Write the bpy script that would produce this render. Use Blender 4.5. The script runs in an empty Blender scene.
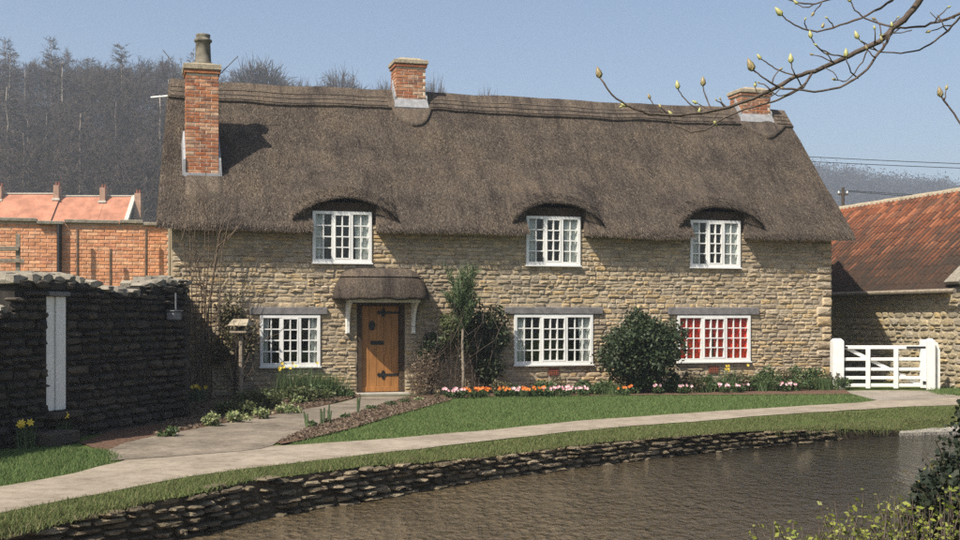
import bpy, bmesh, math, random
import numpy as np
from mathutils import Vector, Matrix, noise as mnoise

R = math.radians
rnd = random.Random(7)
npr = np.random.default_rng(11)
SC = bpy.context.scene
COL = SC.collection

# ---------------------------------------------------------------- camera, sky, sun, exposure
F, CZ, HY = 1200.0, 1.65, 316.0            # focal length in photo pixels, eye height, horizon row
cam = bpy.data.cameras.new('camera')
cam.sensor_width = 36.0
cam.lens = 36.0 * F / 960.0
cam.shift_y = (HY - 270.0) / 960.0
cam.clip_start = 0.05
cam.clip_end = 6000
camo = bpy.data.objects.new('camera', cam)
camo.location = (0, 0, CZ)
camo.rotation_euler = (R(90), 0, 0)
COL.objects.link(camo)
SC.camera = camo

LDIR = Vector((0.570, 0.655, -1.0)).normalized()       # direction the sunlight travels
SUN_EL = math.asin(-LDIR.z)
SUN_AZ = math.atan2(-LDIR.x, -LDIR.y)
w = bpy.data.worlds.new('World')
SC.world = w
w.use_nodes = True
nt = w.node_tree
sky = nt.nodes.new('ShaderNodeTexSky')
sky.sky_type = 'NISHITA'
sky.sun_disc = False
sky.sun_elevation = SUN_EL
sky.sun_rotation = SUN_AZ % (2 * math.pi)
sky.altitude = 50
sky.air_density = 1.0
sky.dust_density = 2.8
sky.ozone_density = 2.6
nt.links.new(sky.outputs[0], nt.nodes['Background'].inputs[0])
nt.nodes['Background'].inputs[1].default_value = 0.092
sl = bpy.data.lights.new('sun', 'SUN')
sl.energy = 5.0
sl.angle = R(0.5)
sl.color = (1.0, 0.93, 0.82)
so = bpy.data.objects.new('sun', sl)
so.rotation_euler = LDIR.to_track_quat('-Z', 'Y').to_euler()
so.location = (-20, -25, 40)
COL.objects.link(so)
vs = SC.view_settings
vs.view_transform = 'Standard'
vs.look = 'None'
vs.exposure = 0.6
vs.gamma = 1.0
SC.render.engine = 'CYCLES'
SC.cycles.use_denoising = False           # the photograph's own grain is left in
SC.cycles.sample_clamp_indirect = 3.0
SC.cycles.sample_clamp_direct = 12.0
SC.cycles.max_bounces = 6
SC.cycles.volume_bounces = 1
SC.cycles.transparent_max_bounces = 12
SC.cycles.caustics_reflective = False
SC.cycles.caustics_refractive = False


# ---------------------------------------------------------------- pixel -> place helpers
def gnd(px, py, z=0.0):
    D = (CZ - z) * F / (py - HY)
    return Vector(((px - 480) / F * D, D, z))


def at(px, py, D):
    return Vector(((px - 480) / F * D, D, CZ + (HY - py) * D / F))


TH = R(15.66)
CT, ST = math.cos(TH), math.sin(TH)
OX, OY = -1.98, 25.06                      # door foot, on the facade


def fac(px, py, yl=0.0):
    """pixel -> (s, z) on the plane parallel to the facade, yl metres behind it"""
    k = (px - 480) / F
    x0, y0 = OX - ST * yl, OY + CT * yl
    s = (k * y0 - x0) / (CT - k * ST)
    D = y0 + ST * s
    return s, CZ + (HY - py) * D / F


def h2w(s, y, z):
    return Vector((OX + CT * s - ST * y, OY + ST * s + CT * y, z))


# ---------------------------------------------------------------- mesh helpers
def mkmesh(name, V, Fc, mat=None, smooth=False):
    me = bpy.data.meshes.new(name)
    if isinstance(Fc, np.ndarray):
        V = np.asarray(V, dtype=np.float32)
        n, k = Fc.shape
        me.vertices.add(len(V))
        me.vertices.foreach_set('co', V.ravel())
        me.loops.add(n * k)
        me.loops.foreach_set('vertex_index', Fc.astype(np.int32).ravel())
        me.polygons.add(n)
        me.polygons.foreach_set('loop_start', np.arange(0, n * k, k, dtype=np.int32))
        me.polygons.foreach_set('loop_total', np.full(n, k, dtype=np.int32))
        me.update(calc_edges=True)
    else:
        me.from_pydata([tuple(v) for v in V], [], [tuple(f) for f in Fc])
        me.update()
    me.polygons.foreach_set('use_smooth', np.full(len(me.polygons), bool(smooth)))
    if mat:
        me.materials.append(mat)
    return me


def ob(name, data, parent=None, loc=(0, 0, 0), rot=(0, 0, 0), scale=(1, 1, 1)):
    o = bpy.data.objects.new(name, data)
    COL.objects.link(o)
    o.parent = parent
    o.location = loc
    o.rotation_euler = rot
    o.scale = scale
    return o


def tag(o, label=None, cat=None, group=None, kind=None):
    if label: o['label'] = label
    if cat: o['category'] = cat
    if group: o['group'] = group
    if kind: o['kind'] = kind
    return o


def empty(name, loc, rz=0.0, label=None, cat=None, group=None):
    o = ob(name, None, None, loc, (0, 0, rz))
    o.empty_display_size = 0.2
    return tag(o, label, cat, group)


class MB:
    def __init__(self):
        self.v, self.f = [], []

    def add(self, V, Fc):
        b = len(self.v)
        self.v += [tuple(p) for p in V]
        self.f += [tuple(i + b for i in f) for f in Fc]
        return self

    def box(self, a, b, M=None, bev=0.0):
        (x0, y0, z0), (x1, y1, z1) = a, b
        if bev > 0:
            c = bev
            P = []
            for z, i in ((z0, c), (z0 + c, 0), (z1 - c, 0), (z1, c)):
                P += [(x0 + i + (c if i == 0 else 0) * 0, y0 + i, z), (x1 - i, y0 + i, z), (x1 - i, y1 - i, z), (x0 + i, y1 - i, z)]
            Fc = [(3, 2, 1, 0), (12, 13, 14, 15)]
            for r in range(3):
                for k in range(4):
                    Fc.append((r * 4 + k, r * 4 + (k + 1) % 4, r * 4 + 4 + (k + 1) % 4, r * 4 + 4 + k))
        else:
            P = [(x0, y0, z0), (x1, y0, z0), (x1, y1, z0), (x0, y1, z0), (x0, y0, z1), (x1, y0, z1), (x1, y1, z1), (x0, y1, z1)]
            Fc = [(3, 2, 1, 0), (4, 5, 6, 7), (0, 1, 5, 4), (1, 2, 6, 5), (2, 3, 7, 6), (3, 0, 4, 7)]
        if M is not None:
            P = [tuple(M @ Vector(p)) for p in P]
        return self.add(P, Fc)

    def tube(self, pts, rad, n=6, cap=True):
        pts = [Vector(p) for p in pts]
        rings = []
        ref = None
        for i, p in enumerate(pts):
            d = (pts[min(i + 1, len(pts) - 1)] - pts[max(i - 1, 0)])
            if d.length < 1e-9: d = Vector((0, 0, 1))
            d.normalize()
            if ref is None:
                ref = Vector((0, 0, 1)) if abs(d.z) < .9 else Vector((1, 0, 0))
            a = d.cross(ref)
            if a.length < 1e-6: a = d.orthogonal()
            a.normalize()
            b = d.cross(a)
            ref = a.cross(d)
            r = rad[i] if hasattr(rad, '__len__') else rad
            rings.append([p + a * (r * math.cos(t * 2 * math.pi / n)) + b * (r * math.sin(t * 2 * math.pi / n)) for t in range(n)])
        V = [q for rg in rings for q in rg]
        Fc = []
        for i in range(len(rings) - 1):
            for k in range(n):
                Fc.append((i * n + k, i * n + (k + 1) % n, (i + 1) * n + (k + 1) % n, (i + 1) * n + k))
        if cap:
            Fc.append(tuple(range(n - 1, -1, -1)))
            Fc.append(tuple((len(rings) - 1) * n + k for k in range(n)))
        return self.add(V, Fc)

    def lathe(self, c, prof, n=14):
        V, Fc = [], []
        for r, z in prof:
            for k in range(n):
                t = k * 2 * math.pi / n
                V.append((c[0] + r * math.cos(t), c[1] + r * math.sin(t), c[2] + z))
        for i in range(len(prof) - 1):
            for k in range(n):
                Fc.append((i * n + k, i * n + (k + 1) % n, (i + 1) * n + (k + 1) % n, (i + 1) * n + k))
        Fc.append(tuple(range(n - 1, -1, -1)))
        Fc.append(tuple((len(prof) - 1) * n + k for k in range(n)))
        return self.add(V, Fc)

    def build(self, name, mat, parent=None, smooth=False, loc=(0, 0, 0), rot=(0, 0, 0)):
        return ob(name, mkmesh(name, self.v, self.f, mat, smooth), parent, loc, rot)


# ---------------------------------------------------------------- materials
def new_mat(name):
    m = bpy.data.materials.new(name)
    m.use_nodes = True
    t = m.node_tree
    t.nodes.clear()
    out = t.nodes.new('ShaderNodeOutputMaterial')
    return m, t, out


def N(t, typ, **kw):
    n = t.nodes.new('ShaderNode' + typ)
    for k, v in kw.items():
        setattr(n, k, v)
    return n


def coords(t, scale=(1, 1, 1), kind='Object'):
    c = N(t, 'TexCoord')
    mp = N(t, 'Mapping')
    mp.inputs['Scale'].default_value = scale
    if kind == 'World':
        g = N(t, 'NewGeometry')
        t.links.new(g.outputs['Position'], mp.inputs[0])
    else:
        t.links.new(c.outputs[kind], mp.inputs[0])
    return mp.outputs[0]


def noise(t, co, scale, detail=4, rough=.6):
    n = N(t, 'TexNoise')
    n.inputs['Scale'].default_value = scale
    n.inputs['Detail'].default_value = detail
    n.inputs['Roughness'].default_value = rough
    t.links.new(co, n.inputs['Vector'])
    return n.outputs['Fac']


def ramp(t, fac, stops):
    r = N(t, 'ValToRGB')
    el = r.color_ramp.elements
    while len(el) > 1: el.remove(el[-1])
    el[0].position = stops[0][0]
    el[0].color = (*stops[0][1], 1)
    for p, c in stops[1:]:
        e = el.new(p)
        e.color = (*c, 1)
    t.links.new(fac, r.inputs[0])
    return r.outputs[0]


def mix(t, a, b, fac, typ='MIX'):
    m = N(t, 'MixRGB', blend_type=typ)
    for i, v in ((0, fac), (1, a), (2, b)):
        if isinstance(v, (int, float)):
            m.inputs[i].default_value = v
        elif isinstance(v, tuple):
            m.inputs[i].default_value = (*v, 1)
        else:
            t.links.new(v, m.inputs[i])
    return m.outputs[0]


def math_(t, op, a, b=0.0):
    m = N(t, 'Math', operation=op)
    for i, v in ((0, a), (1, b)):
        if isinstance(v, (int, float)): m.inputs[i].default_value = v
        else: t.links.new(v, m.inputs[i])
    return m.outputs[0]


def island(t):
    """a random number for each piece, whether it is its own object or an island of a joined mesh"""
    g = N(t, 'NewGeometry')
    o = N(t, 'ObjectInfo')
    return math_(t, 'FRACT', math_(t, 'ADD', g.outputs['Random Per Island'], math_(t, 'MULTIPLY', o.outputs['Random'], 7.31)))


def bsdf(t, out, col, rough=.9, bump=None, bs=.5, bd=.02, spec=.2, metal=0):
    p = N(t, 'BsdfPrincipled')
    if isinstance(col, tuple): p.inputs['Base Color'].default_value = (*col, 1)
    else: t.links.new(col, p.inputs['Base Color'])
    if isinstance(rough, (int, float)): p.inputs['Roughness'].default_value = rough
    else: t.links.new(rough, p.inputs['Roughness'])
    p.inputs['Specular IOR Level'].default_value = spec
    p.inputs['Metallic'].default_value = metal
    if bump is not None:
        b = N(t, 'Bump')
        b.inputs['Strength'].default_value = bs
        b.inputs['Distance'].default_value = bd
        t.links.new(bump, b.inputs['Height'])
        t.links.new(b.outputs[0], p.inputs['Normal'])
    t.links.new(p.outputs[0], out.inputs[0])
    return p


def m_plain(name, col, var=.25, scale=8, rough=.8, spec=.2, bs=.3, bd=.005, kind='Object', metal=0):
    m, t, o = new_mat(name)
    c = coords(t, kind=kind)
    n1 = noise(t, c, scale, 5)
    lo = tuple(x * (1 - var) for x in col)
    hi = tuple(min(1, x * (1 + var)) for x in col)
    cc = ramp(t, n1, [(.3, lo), (.7, hi)])
    bsdf(t, o, cc, rough, noise(t, c, scale * 4, 3), bs, bd, spec, metal)
    return m


def m_stone(name, cols, dirt=(.12, .11, .09), dirt_amt=.45, bs=.8, bd=.02, grain=40):
    m, t, o = new_mat(name)
    c = coords(t, kind='World')
    isl = island(t)
    stops = [((i + .5) / len(cols), k) for i, k in enumerate(cols)]
    base = ramp(t, isl, stops)
    n1 = noise(t, c, 9, 5, .65)
    base = mix(t, base, ramp(t, n1, [(.3, (.55, .52, .48)), (.62, (1.15, 1.12, 1.05))]), .8, 'MULTIPLY')
    n2 = noise(t, c, .8, 4, .6)
    d = ramp(t, n2, [(.45, (0, 0, 0)), (.72, (1, 1, 1))])
    base = mix(t, base, dirt, math_(t, 'MULTIPLY', d, dirt_amt))
    n3 = noise(t, c, grain, 6, .7)
    base = mix(t, base, ramp(t, n3, [(.3, (.7, .7, .7)), (.7, (1.2, 1.2, 1.2))]), .6, 'MULTIPLY')
    bsdf(t, o, base, .95, n3, bs, bd, .1)
    return m


def m_leaf(name, cols, trans=.25, rough=.55, spec=.3):
    m, t, o = new_mat(name)
    isl = island(t)
    base = ramp(t, isl, [((i + .5) / len(cols), k) for i, k in enumerate(cols)])
    p = bsdf(t, o, base, rough, spec=spec)
    tr = N(t, 'BsdfTranslucent')
    t.links.new(base, tr.inputs[0])
    mx = N(t, 'MixShader')
    mx.inputs[0].default_value = trans
    t.links.new(p.outputs[0], mx.inputs[1])
    t.links.new(tr.outputs[0], mx.inputs[2])
    t.links.new(mx.outputs[0], o.inputs[0])
    return m


M = {}
M['stone'] = m_stone('limestone_rubble', [(.36, .29, .2), (.48, .385, .255), (.42, .335, .225), (.54, .435, .295), (.47, .345, .185), (.38, .325, .245), (.51, .425, .31), (.31, .255, .19)], (.15, .13, .11), .45)
M['mortar'] = m_plain('lime_mortar', (.33, .275, .2), .3, 14, .98, .05, .8, .012)
M['barnstone'] = m_stone('barn_stone', [(.34, .29, .2), (.42, .35, .23), (.3, .26, .19), (.44, .34, .18), (.36, .32, .25)], (.17, .15, .12), .5)
M['barnmortar'] = m_plain('barn_mortar', (.33, .28, .2), .3, 10, .98, .05, .8, .012)
M['darkstone'] = m_stone('shade_darkened_wall_stone', [(.06, .053, .047), (.08, .07, .058), (.042, .038, .035), (.1, .085, .068)], (.06, .055, .05), .6)  # stone colour lowered so the garden wall's shade reads deeper
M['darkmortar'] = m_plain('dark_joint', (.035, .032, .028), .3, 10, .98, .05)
M['copingstone'] = m_stone('lichened_coping', [(.26, .24, .2), (.32, .29, .24), (.22, .2, .17)], (.1, .1, .08), .5)
M['bankstone'] = m_stone('bank_stone', [(.19, .155, .105), (.26, .21, .145), (.12, .1, .072), (.21, .17, .12), (.33, .275, .195)], (.055, .048, .035), .7)
M['bankearth'] = m_plain('bank_earth', (.085, .068, .047), .4, 12, 1, .05)
M['lintel'] = m_plain('grey_sandstone', (.17, .16, .155), .3, 9, .9, .1, .5, .01)
M['brick'] = m_stone('old_red_brick', [(.36, .13, .06), (.42, .17, .08), (.3, .1, .055), (.45, .22, .12), (.2, .09, .065), (.55, .38, .26), (.38, .15, .07), (.52, .28, .17), (.33, .12, .06)], (.2, .14, .1), .3, .5, .008)
def add_bloom(m, col, amt, scale, lo=.5, hi=.72):
    t = m.node_tree
    p = next(n for n in t.nodes if n.type == 'BSDF_PRINCIPLED')
    l = p.inputs['Base Color'].links[0]
    src = l.from_socket
    k = ramp(t, noise(t, coords(t, kind='World'), scale, 5, .7), [(lo, (0, 0, 0)), (hi, (1, 1, 1))])
    t.links.new(mix(t, src, col, math_(t, 'MULTIPLY', k, amt)), p.inputs['Base Color'])


add_bloom(M['brick'], (.5, .42, .32), .6, 7)
add_bloom(M['brick'], (.09, .07, .055), .6, 3, .55, .75)
M['brickmortar'] = m_plain('brick_mortar', (.6, .52, .4), .25, 20, .98, .05)
M['wallbrick'] = m_stone('orange_brick', [(.68, .32, .165), (.73, .37, .2), (.62, .28, .15), (.76, .44, .26), (.58, .26, .15)], (.3, .16, .1), .25, .5, .006)
add_bloom(M['wallbrick'], (.55, .4, .3), .45, 5)
add_bloom(M['wallbrick'], (.3, .15, .1), .3, 2, .55, .78)
M['wallmortar'] = m_plain('wall_mortar', (.6, .44, .32), .25, 20, .98, .05)
M['white'] = m_plain('white_paint', (.72, .71, .67), .07, 6, .45, .4, .15, .002)
M['whitewood'] = m_plain('weathered_white_paint', (.76, .74, .68), .08, 10, .6, .3, .3, .003)
M['darkwood'] = m_plain('dark_timber', (.06, .04, .025), .4, 12, .8, .2)
M['lead'] = m_plain('lead_sheet', (.27, .27, .275), .25, 9, .6, .3)
M['pot'] = m_plain('sooty_clay_pot', (.15, .135, .105), .6, 5, .85, .15)
M['cement'] = m_plain('cement_cap', (.33, .28, .2), .3, 12, .95, .1, .8, .02)
M['iron'] = m_plain('black_iron', (.012, .012, .013), .2, 20, .55, .4)
M['grey_metal'] = m_plain('grey_metal', (.14, .145, .155), .2, 10, .5, .4)
M['postwood'] = m_plain('grey_weathered_wood', (.24, .2, .15), .35, 15, .9, .1)
M['terracotta'] = m_plain('terracotta_grate', (.22, .07, .04), .25, 30, .9, .1)
M['net'] = m_plain('white_net_curtain', (.6, .6, .57), .1, 8, .9, .05)
M['red'] = m_plain('red_curtain', (.72, .05, .028), .15, 8, .9, .05)
M['render'] = m_plain('pale_render', (.5, .45, .38), .15, 3, .95, .05)
M['concrete'] = m_plain('pale_concrete', (.36, .33, .28), .15, 5, .95, .05)
M['soil'] = m_plain('bed_soil', (.16, .1, .07), .45, 18, 1, .02, 1, .03, 'World')
M['bark'] = m_plain('grey_brown_bark', (.095, .074, .06), .45, 25, .9, .1, .8, .004)
M['hillbark'] = m_plain('hill_tree_bark', (.24, .2, .165), .5, .7, .95, .05, kind='World')
M['hilltwig'] = m_plain('hill_tree_twigs', (.078, .06, .05), .4, .3, .95, .05, kind='World')
M['farwood'] = m_plain('far_wood_twigs', (.045, .04, .04), .3, .1, .95, .02, kind='World')
M['wire'] = m_plain('black_cable', (.02, .02, .022), .1, 5, .6, .3)
M['hill'] = m_plain('leaf_litter_slope', (.075, .058, .04), .5, .25, 1, .02, kind='World')


def m_door():
    m, t, o = new_mat('varnished_oak')
    c = coords(t, (30, 30, 1.2))
    n1 = noise(t, c, 2, 6, .65)
    c2 = coords(t, (3, 3, 1))
    n2 = noise(t, c2, 1.2, 3)
    base = ramp(t, n1, [(.25, (.2, .085, .025)), (.55, (.4, .18, .055)), (.8, (.55, .28, .1))])
    base = mix(t, base, ramp(t, n2, [(.3, (.6, .6, .6)), (.7, (1.15, 1.15, 1.15))]), .7, 'MULTIPLY')
    bsdf(t, o, base, .5, n1, .3, .003, .35)
    return m


M['door'] = m_door()


def m_thatch(name, tone=1.0):
    m, t, o = new_mat(name)
    c = coords(t)
    cs = coords(t, (42, 14, 14))
    n1 = noise(t, cs, 1.5, 6, .72)
    n2 = noise(t, c, 1.1, 5, .62)
    n3 = noise(t, c, 26, 5, .75)
    base = ramp(t, n1, [(.2, (.05 * tone, .041 * tone, .033 * tone)), (.48, (.15 * tone, .122 * tone, .096 * tone)), (.75, (.31 * tone, .26 * tone, .205 * tone))])
    base = mix(t, base, ramp(t, n2, [(.3, (.62, .62, .66)), (.5, (.95, .93, .92)), (.72, (1.25, 1.18, 1.08))]), .9, 'MULTIPLY')
    base = mix(t, base, ramp(t, n3, [(.25, (.35, .34, .34)), (.7, (1.4, 1.4, 1.4))]), .85, 'MULTIPLY')
    n4 = noise(t, coords(t, (3.2, .55, .55)), 1.0, 5, .65)
    base = mix(t, base, ramp(t, n4, [(.34, (.5, .5, .54)), (.5, (.98, .97, .96)), (.7, (1.12, 1.1, 1.06))]), .85, 'MULTIPLY')
    n5 = noise(t, coords(t, (14, 2, 2)), 1.0, 4, .6)
    base = mix(t, base, ramp(t, n5, [(.35, (.72, .72, .74)), (.6, (1.1, 1.1, 1.08))]), .7, 'MULTIPLY')
    bsdf(t, o, base, 1.0, mix(t, n1, n3, .5), 1.0, .07, .03)
    return m


M['thatch'] = m_thatch('weathered_thatch', .76)
M['ridge'] = m_thatch('ridge_thatch', .98)


def m_straw(name):
    m, t, o = new_mat(name)
    isl = island(t)
    base = ramp(t, isl, [(.0, (.035, .029, .024)), (.5, (.09, .074, .06)), (.85, (.145, .12, .095)), (1, (.21, .175, .14))])
    n2 = noise(t, coords(t), 1.1, 5, .62)
    base = mix(t, base, ramp(t, n2, [(.3, (.62, .62, .66)), (.5, (.95, .93, .92)), (.72, (1.25, 1.18, 1.08))]), .9, 'MULTIPLY')
    bsdf(t, o, base, 1, spec=.03)
    return m


M['straw'] = m_straw('straw_ends')


def m_ground():
    m, t, o = new_mat('turf')
    c = coords(t, kind='World')
    n1 = noise(t, c, 1.3, 5, .6)
    n2 = noise(t, c, 40, 5, .7)
    base = ramp(t, n1, [(.3, (.075, .11, .034)), (.55, (.1, .135, .043)), (.75, (.15, .16, .065))])
    base = mix(t, base, ramp(t, n2, [(.3, (.55, .55, .5)), (.7, (1.25, 1.2, 1.1))]), .8, 'MULTIPLY')
    bsdf(t, o, base, 1, n2, .8, .03, .05)
    return m


M['ground'] = m_ground()


def m_path(name, a, b, fine=120):
    m, t, o = new_mat(name)
    c = coords(t, kind='World')
    n1 = noise(t, c, 1.2, 6, .65)
    n2 = noise(t, c, fine, 4, .7)
    base = ramp(t, n1, [(.32, a), (.68, b)])
    base = mix(t, base, ramp(t, n2, [(.3, (.68, .68, .68)), (.7, (1.25, 1.25, 1.25))]), .85, 'MULTIPLY')
    n4 = noise(t, c, 5.5, 6, .75)
    base = mix(t, base, ramp(t, n4, [(.36, (.68, .66, .63)), (.52, (1, 1, 1)), (.75, (1.1, 1.1, 1.1))]), .8, 'MULTIPLY')
    bsdf(t, o, base, .95, n2, .5, .006, .1)
    return m


M['path'] = m_path('sandy_path', (.24, .2, .152), (.36, .305, .238))
M['asphalt'] = m_path('grey_path', (.19, .16, .135), (.28, .235, .195))
M['flags'] = m_path('stone_flags', (.13, .11, .085), (.27, .225, .175), 30)
M['gravel'] = m_path('drive_gravel', (.22, .19, .15), (.33, .29, .24), 60)


def m_water():
    m, t, o = new_mat('stream_water')
    c = coords(t, (1.0, .5, 1.0), kind='World')
    n1 = noise(t, c, 6.0, 3, .55)
    n2 = noise(t, c, 15, 3, .6)
    n3 = noise(t, c, .5, 4, .5)
    h = mix(t, n1, n2, .42)
    base = ramp(t, n3, [(.3, (.075, .057, .033)), (.7, (.14, .108, .064))])
    base = mix(t, base, ramp(t, n2, [(.35, (.6, .6, .6)), (.65, (1.35, 1.3, 1.25))]), .6, 'MULTIPLY')
    g = N(t, 'NewGeometry')
    sx = N(t, 'SeparateXYZ')
    t.links.new(g.outputs['Position'], sx.inputs[0])
    mr = N(t, 'MapRange')
    mr.interpolation_type = 'SMOOTHSTEP'
    mr.inputs[1].default_value = .5
    mr.inputs[2].default_value = 5.5
    t.links.new(math_(t, 'ADD', sx.outputs[0], math_(t, 'MULTIPLY', n3, 2.0)), mr.inputs[0])
    base = mix(t, base, (.02, .018, .014), math_(t, 'MULTIPLY', mr.outputs[0], .85))      # base colour darkens towards the right
    p = bsdf(t, o, base, .03, h, 1.0, .15, .5)
    p.inputs['IOR'].default_value = 1.33
    return m


M['water'] = m_water()


def m_glass():
    m, t, o = new_mat('window_glass')
    tr = N(t, 'BsdfTransparent')
    tr.inputs[0].default_value = (.95, .97, .96, 1)
    gl = N(t, 'BsdfGlossy')
    gl.inputs['Roughness'].default_value = .03
    n = noise(t, coords(t, kind='World'), 5, 2)
    b = N(t, 'Bump')
    b.inputs['Strength'].default_value = .12
    b.inputs['Distance'].default_value = .02
    t.links.new(n, b.inputs['Height'])
    t.links.new(b.outputs[0], gl.inputs['Normal'])
    lw_ = N(t, 'LayerWeight')
    lw_.inputs[0].default_value = .5
    fk = math_(t, 'ADD', math_(t, 'MULTIPLY', math_(t, 'POWER', lw_.outputs['Facing'], 5.0), .9), .04)
    mx = N(t, 'MixShader')
    t.links.new(fk, mx.inputs[0])
    t.links.new(tr.outputs[0], mx.inputs[1])
    t.links.new(gl.outputs[0], mx.inputs[2])
    t.links.new(mx.outputs[0], o.inputs[0])
    return m


M['glass'] = m_glass()


def m_tile(name, cols, moss=.7, axis_lo=0.0, axis_hi=1.6):
    m, t, o = new_mat(name)
    isl = island(t)
    c = coords(t, kind='World')
    base = ramp(t, isl, [((i + .5) / len(cols), k) for i, k in enumerate(cols)])
    n1 = noise(t, c, 1.1, 5, .7)
    n2 = noise(t, c, 12, 4, .7)
    g = N(t, 'NewGeometry')
    sx = N(t, 'SeparateXYZ')
    t.links.new(g.outputs['Position'], sx.inputs[0])
    mr = N(t, 'MapRange')
    mr.inputs[1].default_value = axis_hi
    mr.inputs[2].default_value = axis_lo
    mr.inputs[3].default_value = -.15
    mr.inputs[4].default_value = .27
    t.links.new(sx.outputs[2], mr.inputs[0])
    at_ = N(t, 'Attribute', attribute_name='channel')
    s = math_(t, 'ADD', math_(t, 'ADD', math_(t, 'MULTIPLY', n1, .9), math_(t, 'MULTIPLY', n2, .35)), mr.outputs[0])
    s = math_(t, 'ADD', s, math_(t, 'MULTIPLY', at_.outputs['Fac'], .6))
    k = ramp(t, s, [(.5, (0, 0, 0)), (.86, (1, 1, 1))])
    base = mix(t, base, (.032, .027, .021), math_(t, 'MULTIPLY', k, moss))
    base = mix(t, base, ramp(t, n2, [(.3, (.7, .7, .7)), (.7, (1.2, 1.2, 1.2))]), .7, 'MULTIPLY')
    bsdf(t, o, base, .9, n2, .4, .01, .1)
    return m


M['pantile'] = m_tile('mossy_pantile', [(.16, .056, .028), (.22, .076, .036), (.12, .047, .028), (.095, .05, .034), (.26, .1, .05)], .9, 2.4, 4.4)
M['farroof'] = m_plain('orange_tile_roof', (.38, .17, .105), .3, .9, .95, .05, .6, .05, 'World')
M['farbrick'] = m_plain('far_brick', (.33, .2, .14), .25, 2, .95, .05)

G1 = [(.05, .082, .027), (.075, .115, .038), (.105, .145, .052), (.06, .095, .04)]
M['leaf_green'] = m_leaf('garden_leaf', G1)
M['leaf_olive'] = m_leaf('olive_brown_leaf', [(.1, .09, .045), (.14, .115, .065), (.075, .08, .035), (.18, .14, .085)])
M['leaf_dark'] = m_leaf('dark_evergreen_leaf', [(.022, .036, .016), (.04, .058, .024), (.03, .047, .021), (.06, .075, .032)], .12)
M['leaf_shade'] = m_leaf('mixed_dark_leaf', [(.03, .045, .018), (.05, .065, .028), (.022, .034, .015), (.075, .08, .04), (.04, .05, .022)], .15)
M['leaf_bright'] = m_leaf('olive_green_leaf', [(.08, .1, .035), (.11, .13, .05), (.06, .08, .03), (.14, .14, .065)], .25)
M['leaf_pale'] = m_leaf('pale_variegated_leaf', [(.3, .32, .14), (.18, .24, .08), (.42, .42, .24), (.1, .15, .05)])
M['leaf_spike'] = m_leaf('grey_green_needle', [(.09, .13, .055), (.13, .17, .075), (.07, .105, .045)])
M['leaf_spring'] = m_leaf('spring_leaf', [(.28, .3, .05), (.2, .24, .04), (.34, .34, .09), (.14, .16, .04)], .35)
M['leaf_ivy'] = m_leaf('ivy_leaf', [(.013, .02, .011), (.022, .03, .016), (.035, .042, .025), (.016, .024, .013)], .05, .6, .25)
M['leaf_dry'] = m_leaf('dry_brown_twig', [(.17, .12, .08), (.22, .16, .11), (.13, .095, .065)])
M['grass'] = m_leaf('grass_blade', [(.1, .16, .05), (.125, .185, .06), (.085, .14, .044), (.165, .19, .078)], .25, .7, .15)
M['vergegrass'] = m_leaf('verge_blade', [(.11, .14, .045), (.145, .165, .06), (.09, .125, .04), (.21, .19, .09)], .25, .7, .15)
M['fl_yellow'] = m_leaf('yellow_petal', [(.75, .52, .03), (.8, .62, .1)], .2)
M['fl_orange'] = m_leaf('orange_petal', [(.75, .2, .03), (.8, .28, .06), (.65, .14, .03)], .2)
M['fl_pink'] = m_leaf('pink_petal', [(.75, .35, .4), (.85, .6, .62), (.7, .25, .32), (.85, .75, .72)], .2)
M['bud'] = m_leaf('sticky_bud', [(.33, .27, .13), (.4, .35, .17), (.26, .2, .1)], .15, .4, .4)
M['budgreen'] = m_leaf('opening_bud', [(.5, .47, .2), (.42, .42, .16)], .2, .4, .4)


# ---------------------------------------------------------------- foliage helpers (numpy)
def leaf_quads(C, size, rng, up=0.0, aspect=.55):
    """diamond leaves round centres C"""
    n = len(C)
    d = rng.normal(size=(n, 3))
    d[:, 2] = d[:, 2] * (1 - up) + up * np.abs(d[:, 2]) * 1.5
    d /= np.linalg.norm(d, axis=1)[:, None]
    q = rng.normal(size=(n, 3))
    s = np.cross(d, q)
    s /= np.linalg.norm(s, axis=1)[:, None] + 1e-9
    sz = (size * rng.uniform(.6, 1.35, n))[:, None]
    V = np.empty((n, 4, 3))
    V[:, 0] = C - d * sz * .5
    V[:, 1] = C + s * sz * aspect * .5
    V[:, 2] = C + d * sz * .5
    V[:, 3] = C - s * sz * aspect * .5
    return V.reshape(-1, 3), np.arange(n * 4).reshape(n, 4)


def blades(P, h, wd, rng, lean=.5):
    n = len(P)
    a = rng.uniform(0, 2 * np.pi, n)
    H = rng.uniform(*h, n)
    s = np.stack([np.cos(a), np.sin(a), np.zeros(n)], 1) * (wd * rng.uniform(.7, 1.3, n))[:, None] * .5
    l = rng.normal(size=(n, 3)) * lean * H[:, None] * .6
    l[:, 2] = H
    V = np.empty((n, 3, 3))
    V[:, 0] = P - s
    V[:, 1] = P + s
    V[:, 2] = P + l
    return V.reshape(-1, 3), np.arange(n * 3).reshape(n, 3)


def in_poly(X, Y, poly):
    r = np.zeros(len(X), dtype=bool)
    j = len(poly) - 1
    for i in range(len(poly)):
        xi, yi = poly[i]
        xj, yj = poly[j]
        c = ((yi > Y) != (yj > Y)) & (X < (xj - xi) * (Y - yi) / (yj - yi + 1e-12) + xi)
        r ^= c
        j = i
    return r


def blob_points(n, rng, centers, radii, shell=.55):
    """points spread through a set of lumps, thicker toward each lump's skin"""
    k = rng.integers(0, len(centers), n)
    d = rng.normal(size=(n, 3))
    d /= np.linalg.norm(d, axis=1)[:, None]
    r = shell + (1 - shell) * rng.uniform(0, 1, n)
    r = r * rng.uniform(.85, 1.12, n)
    return np.asarray(centers)[k] + d * r[:, None] * np.asarray(radii)[k]


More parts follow.
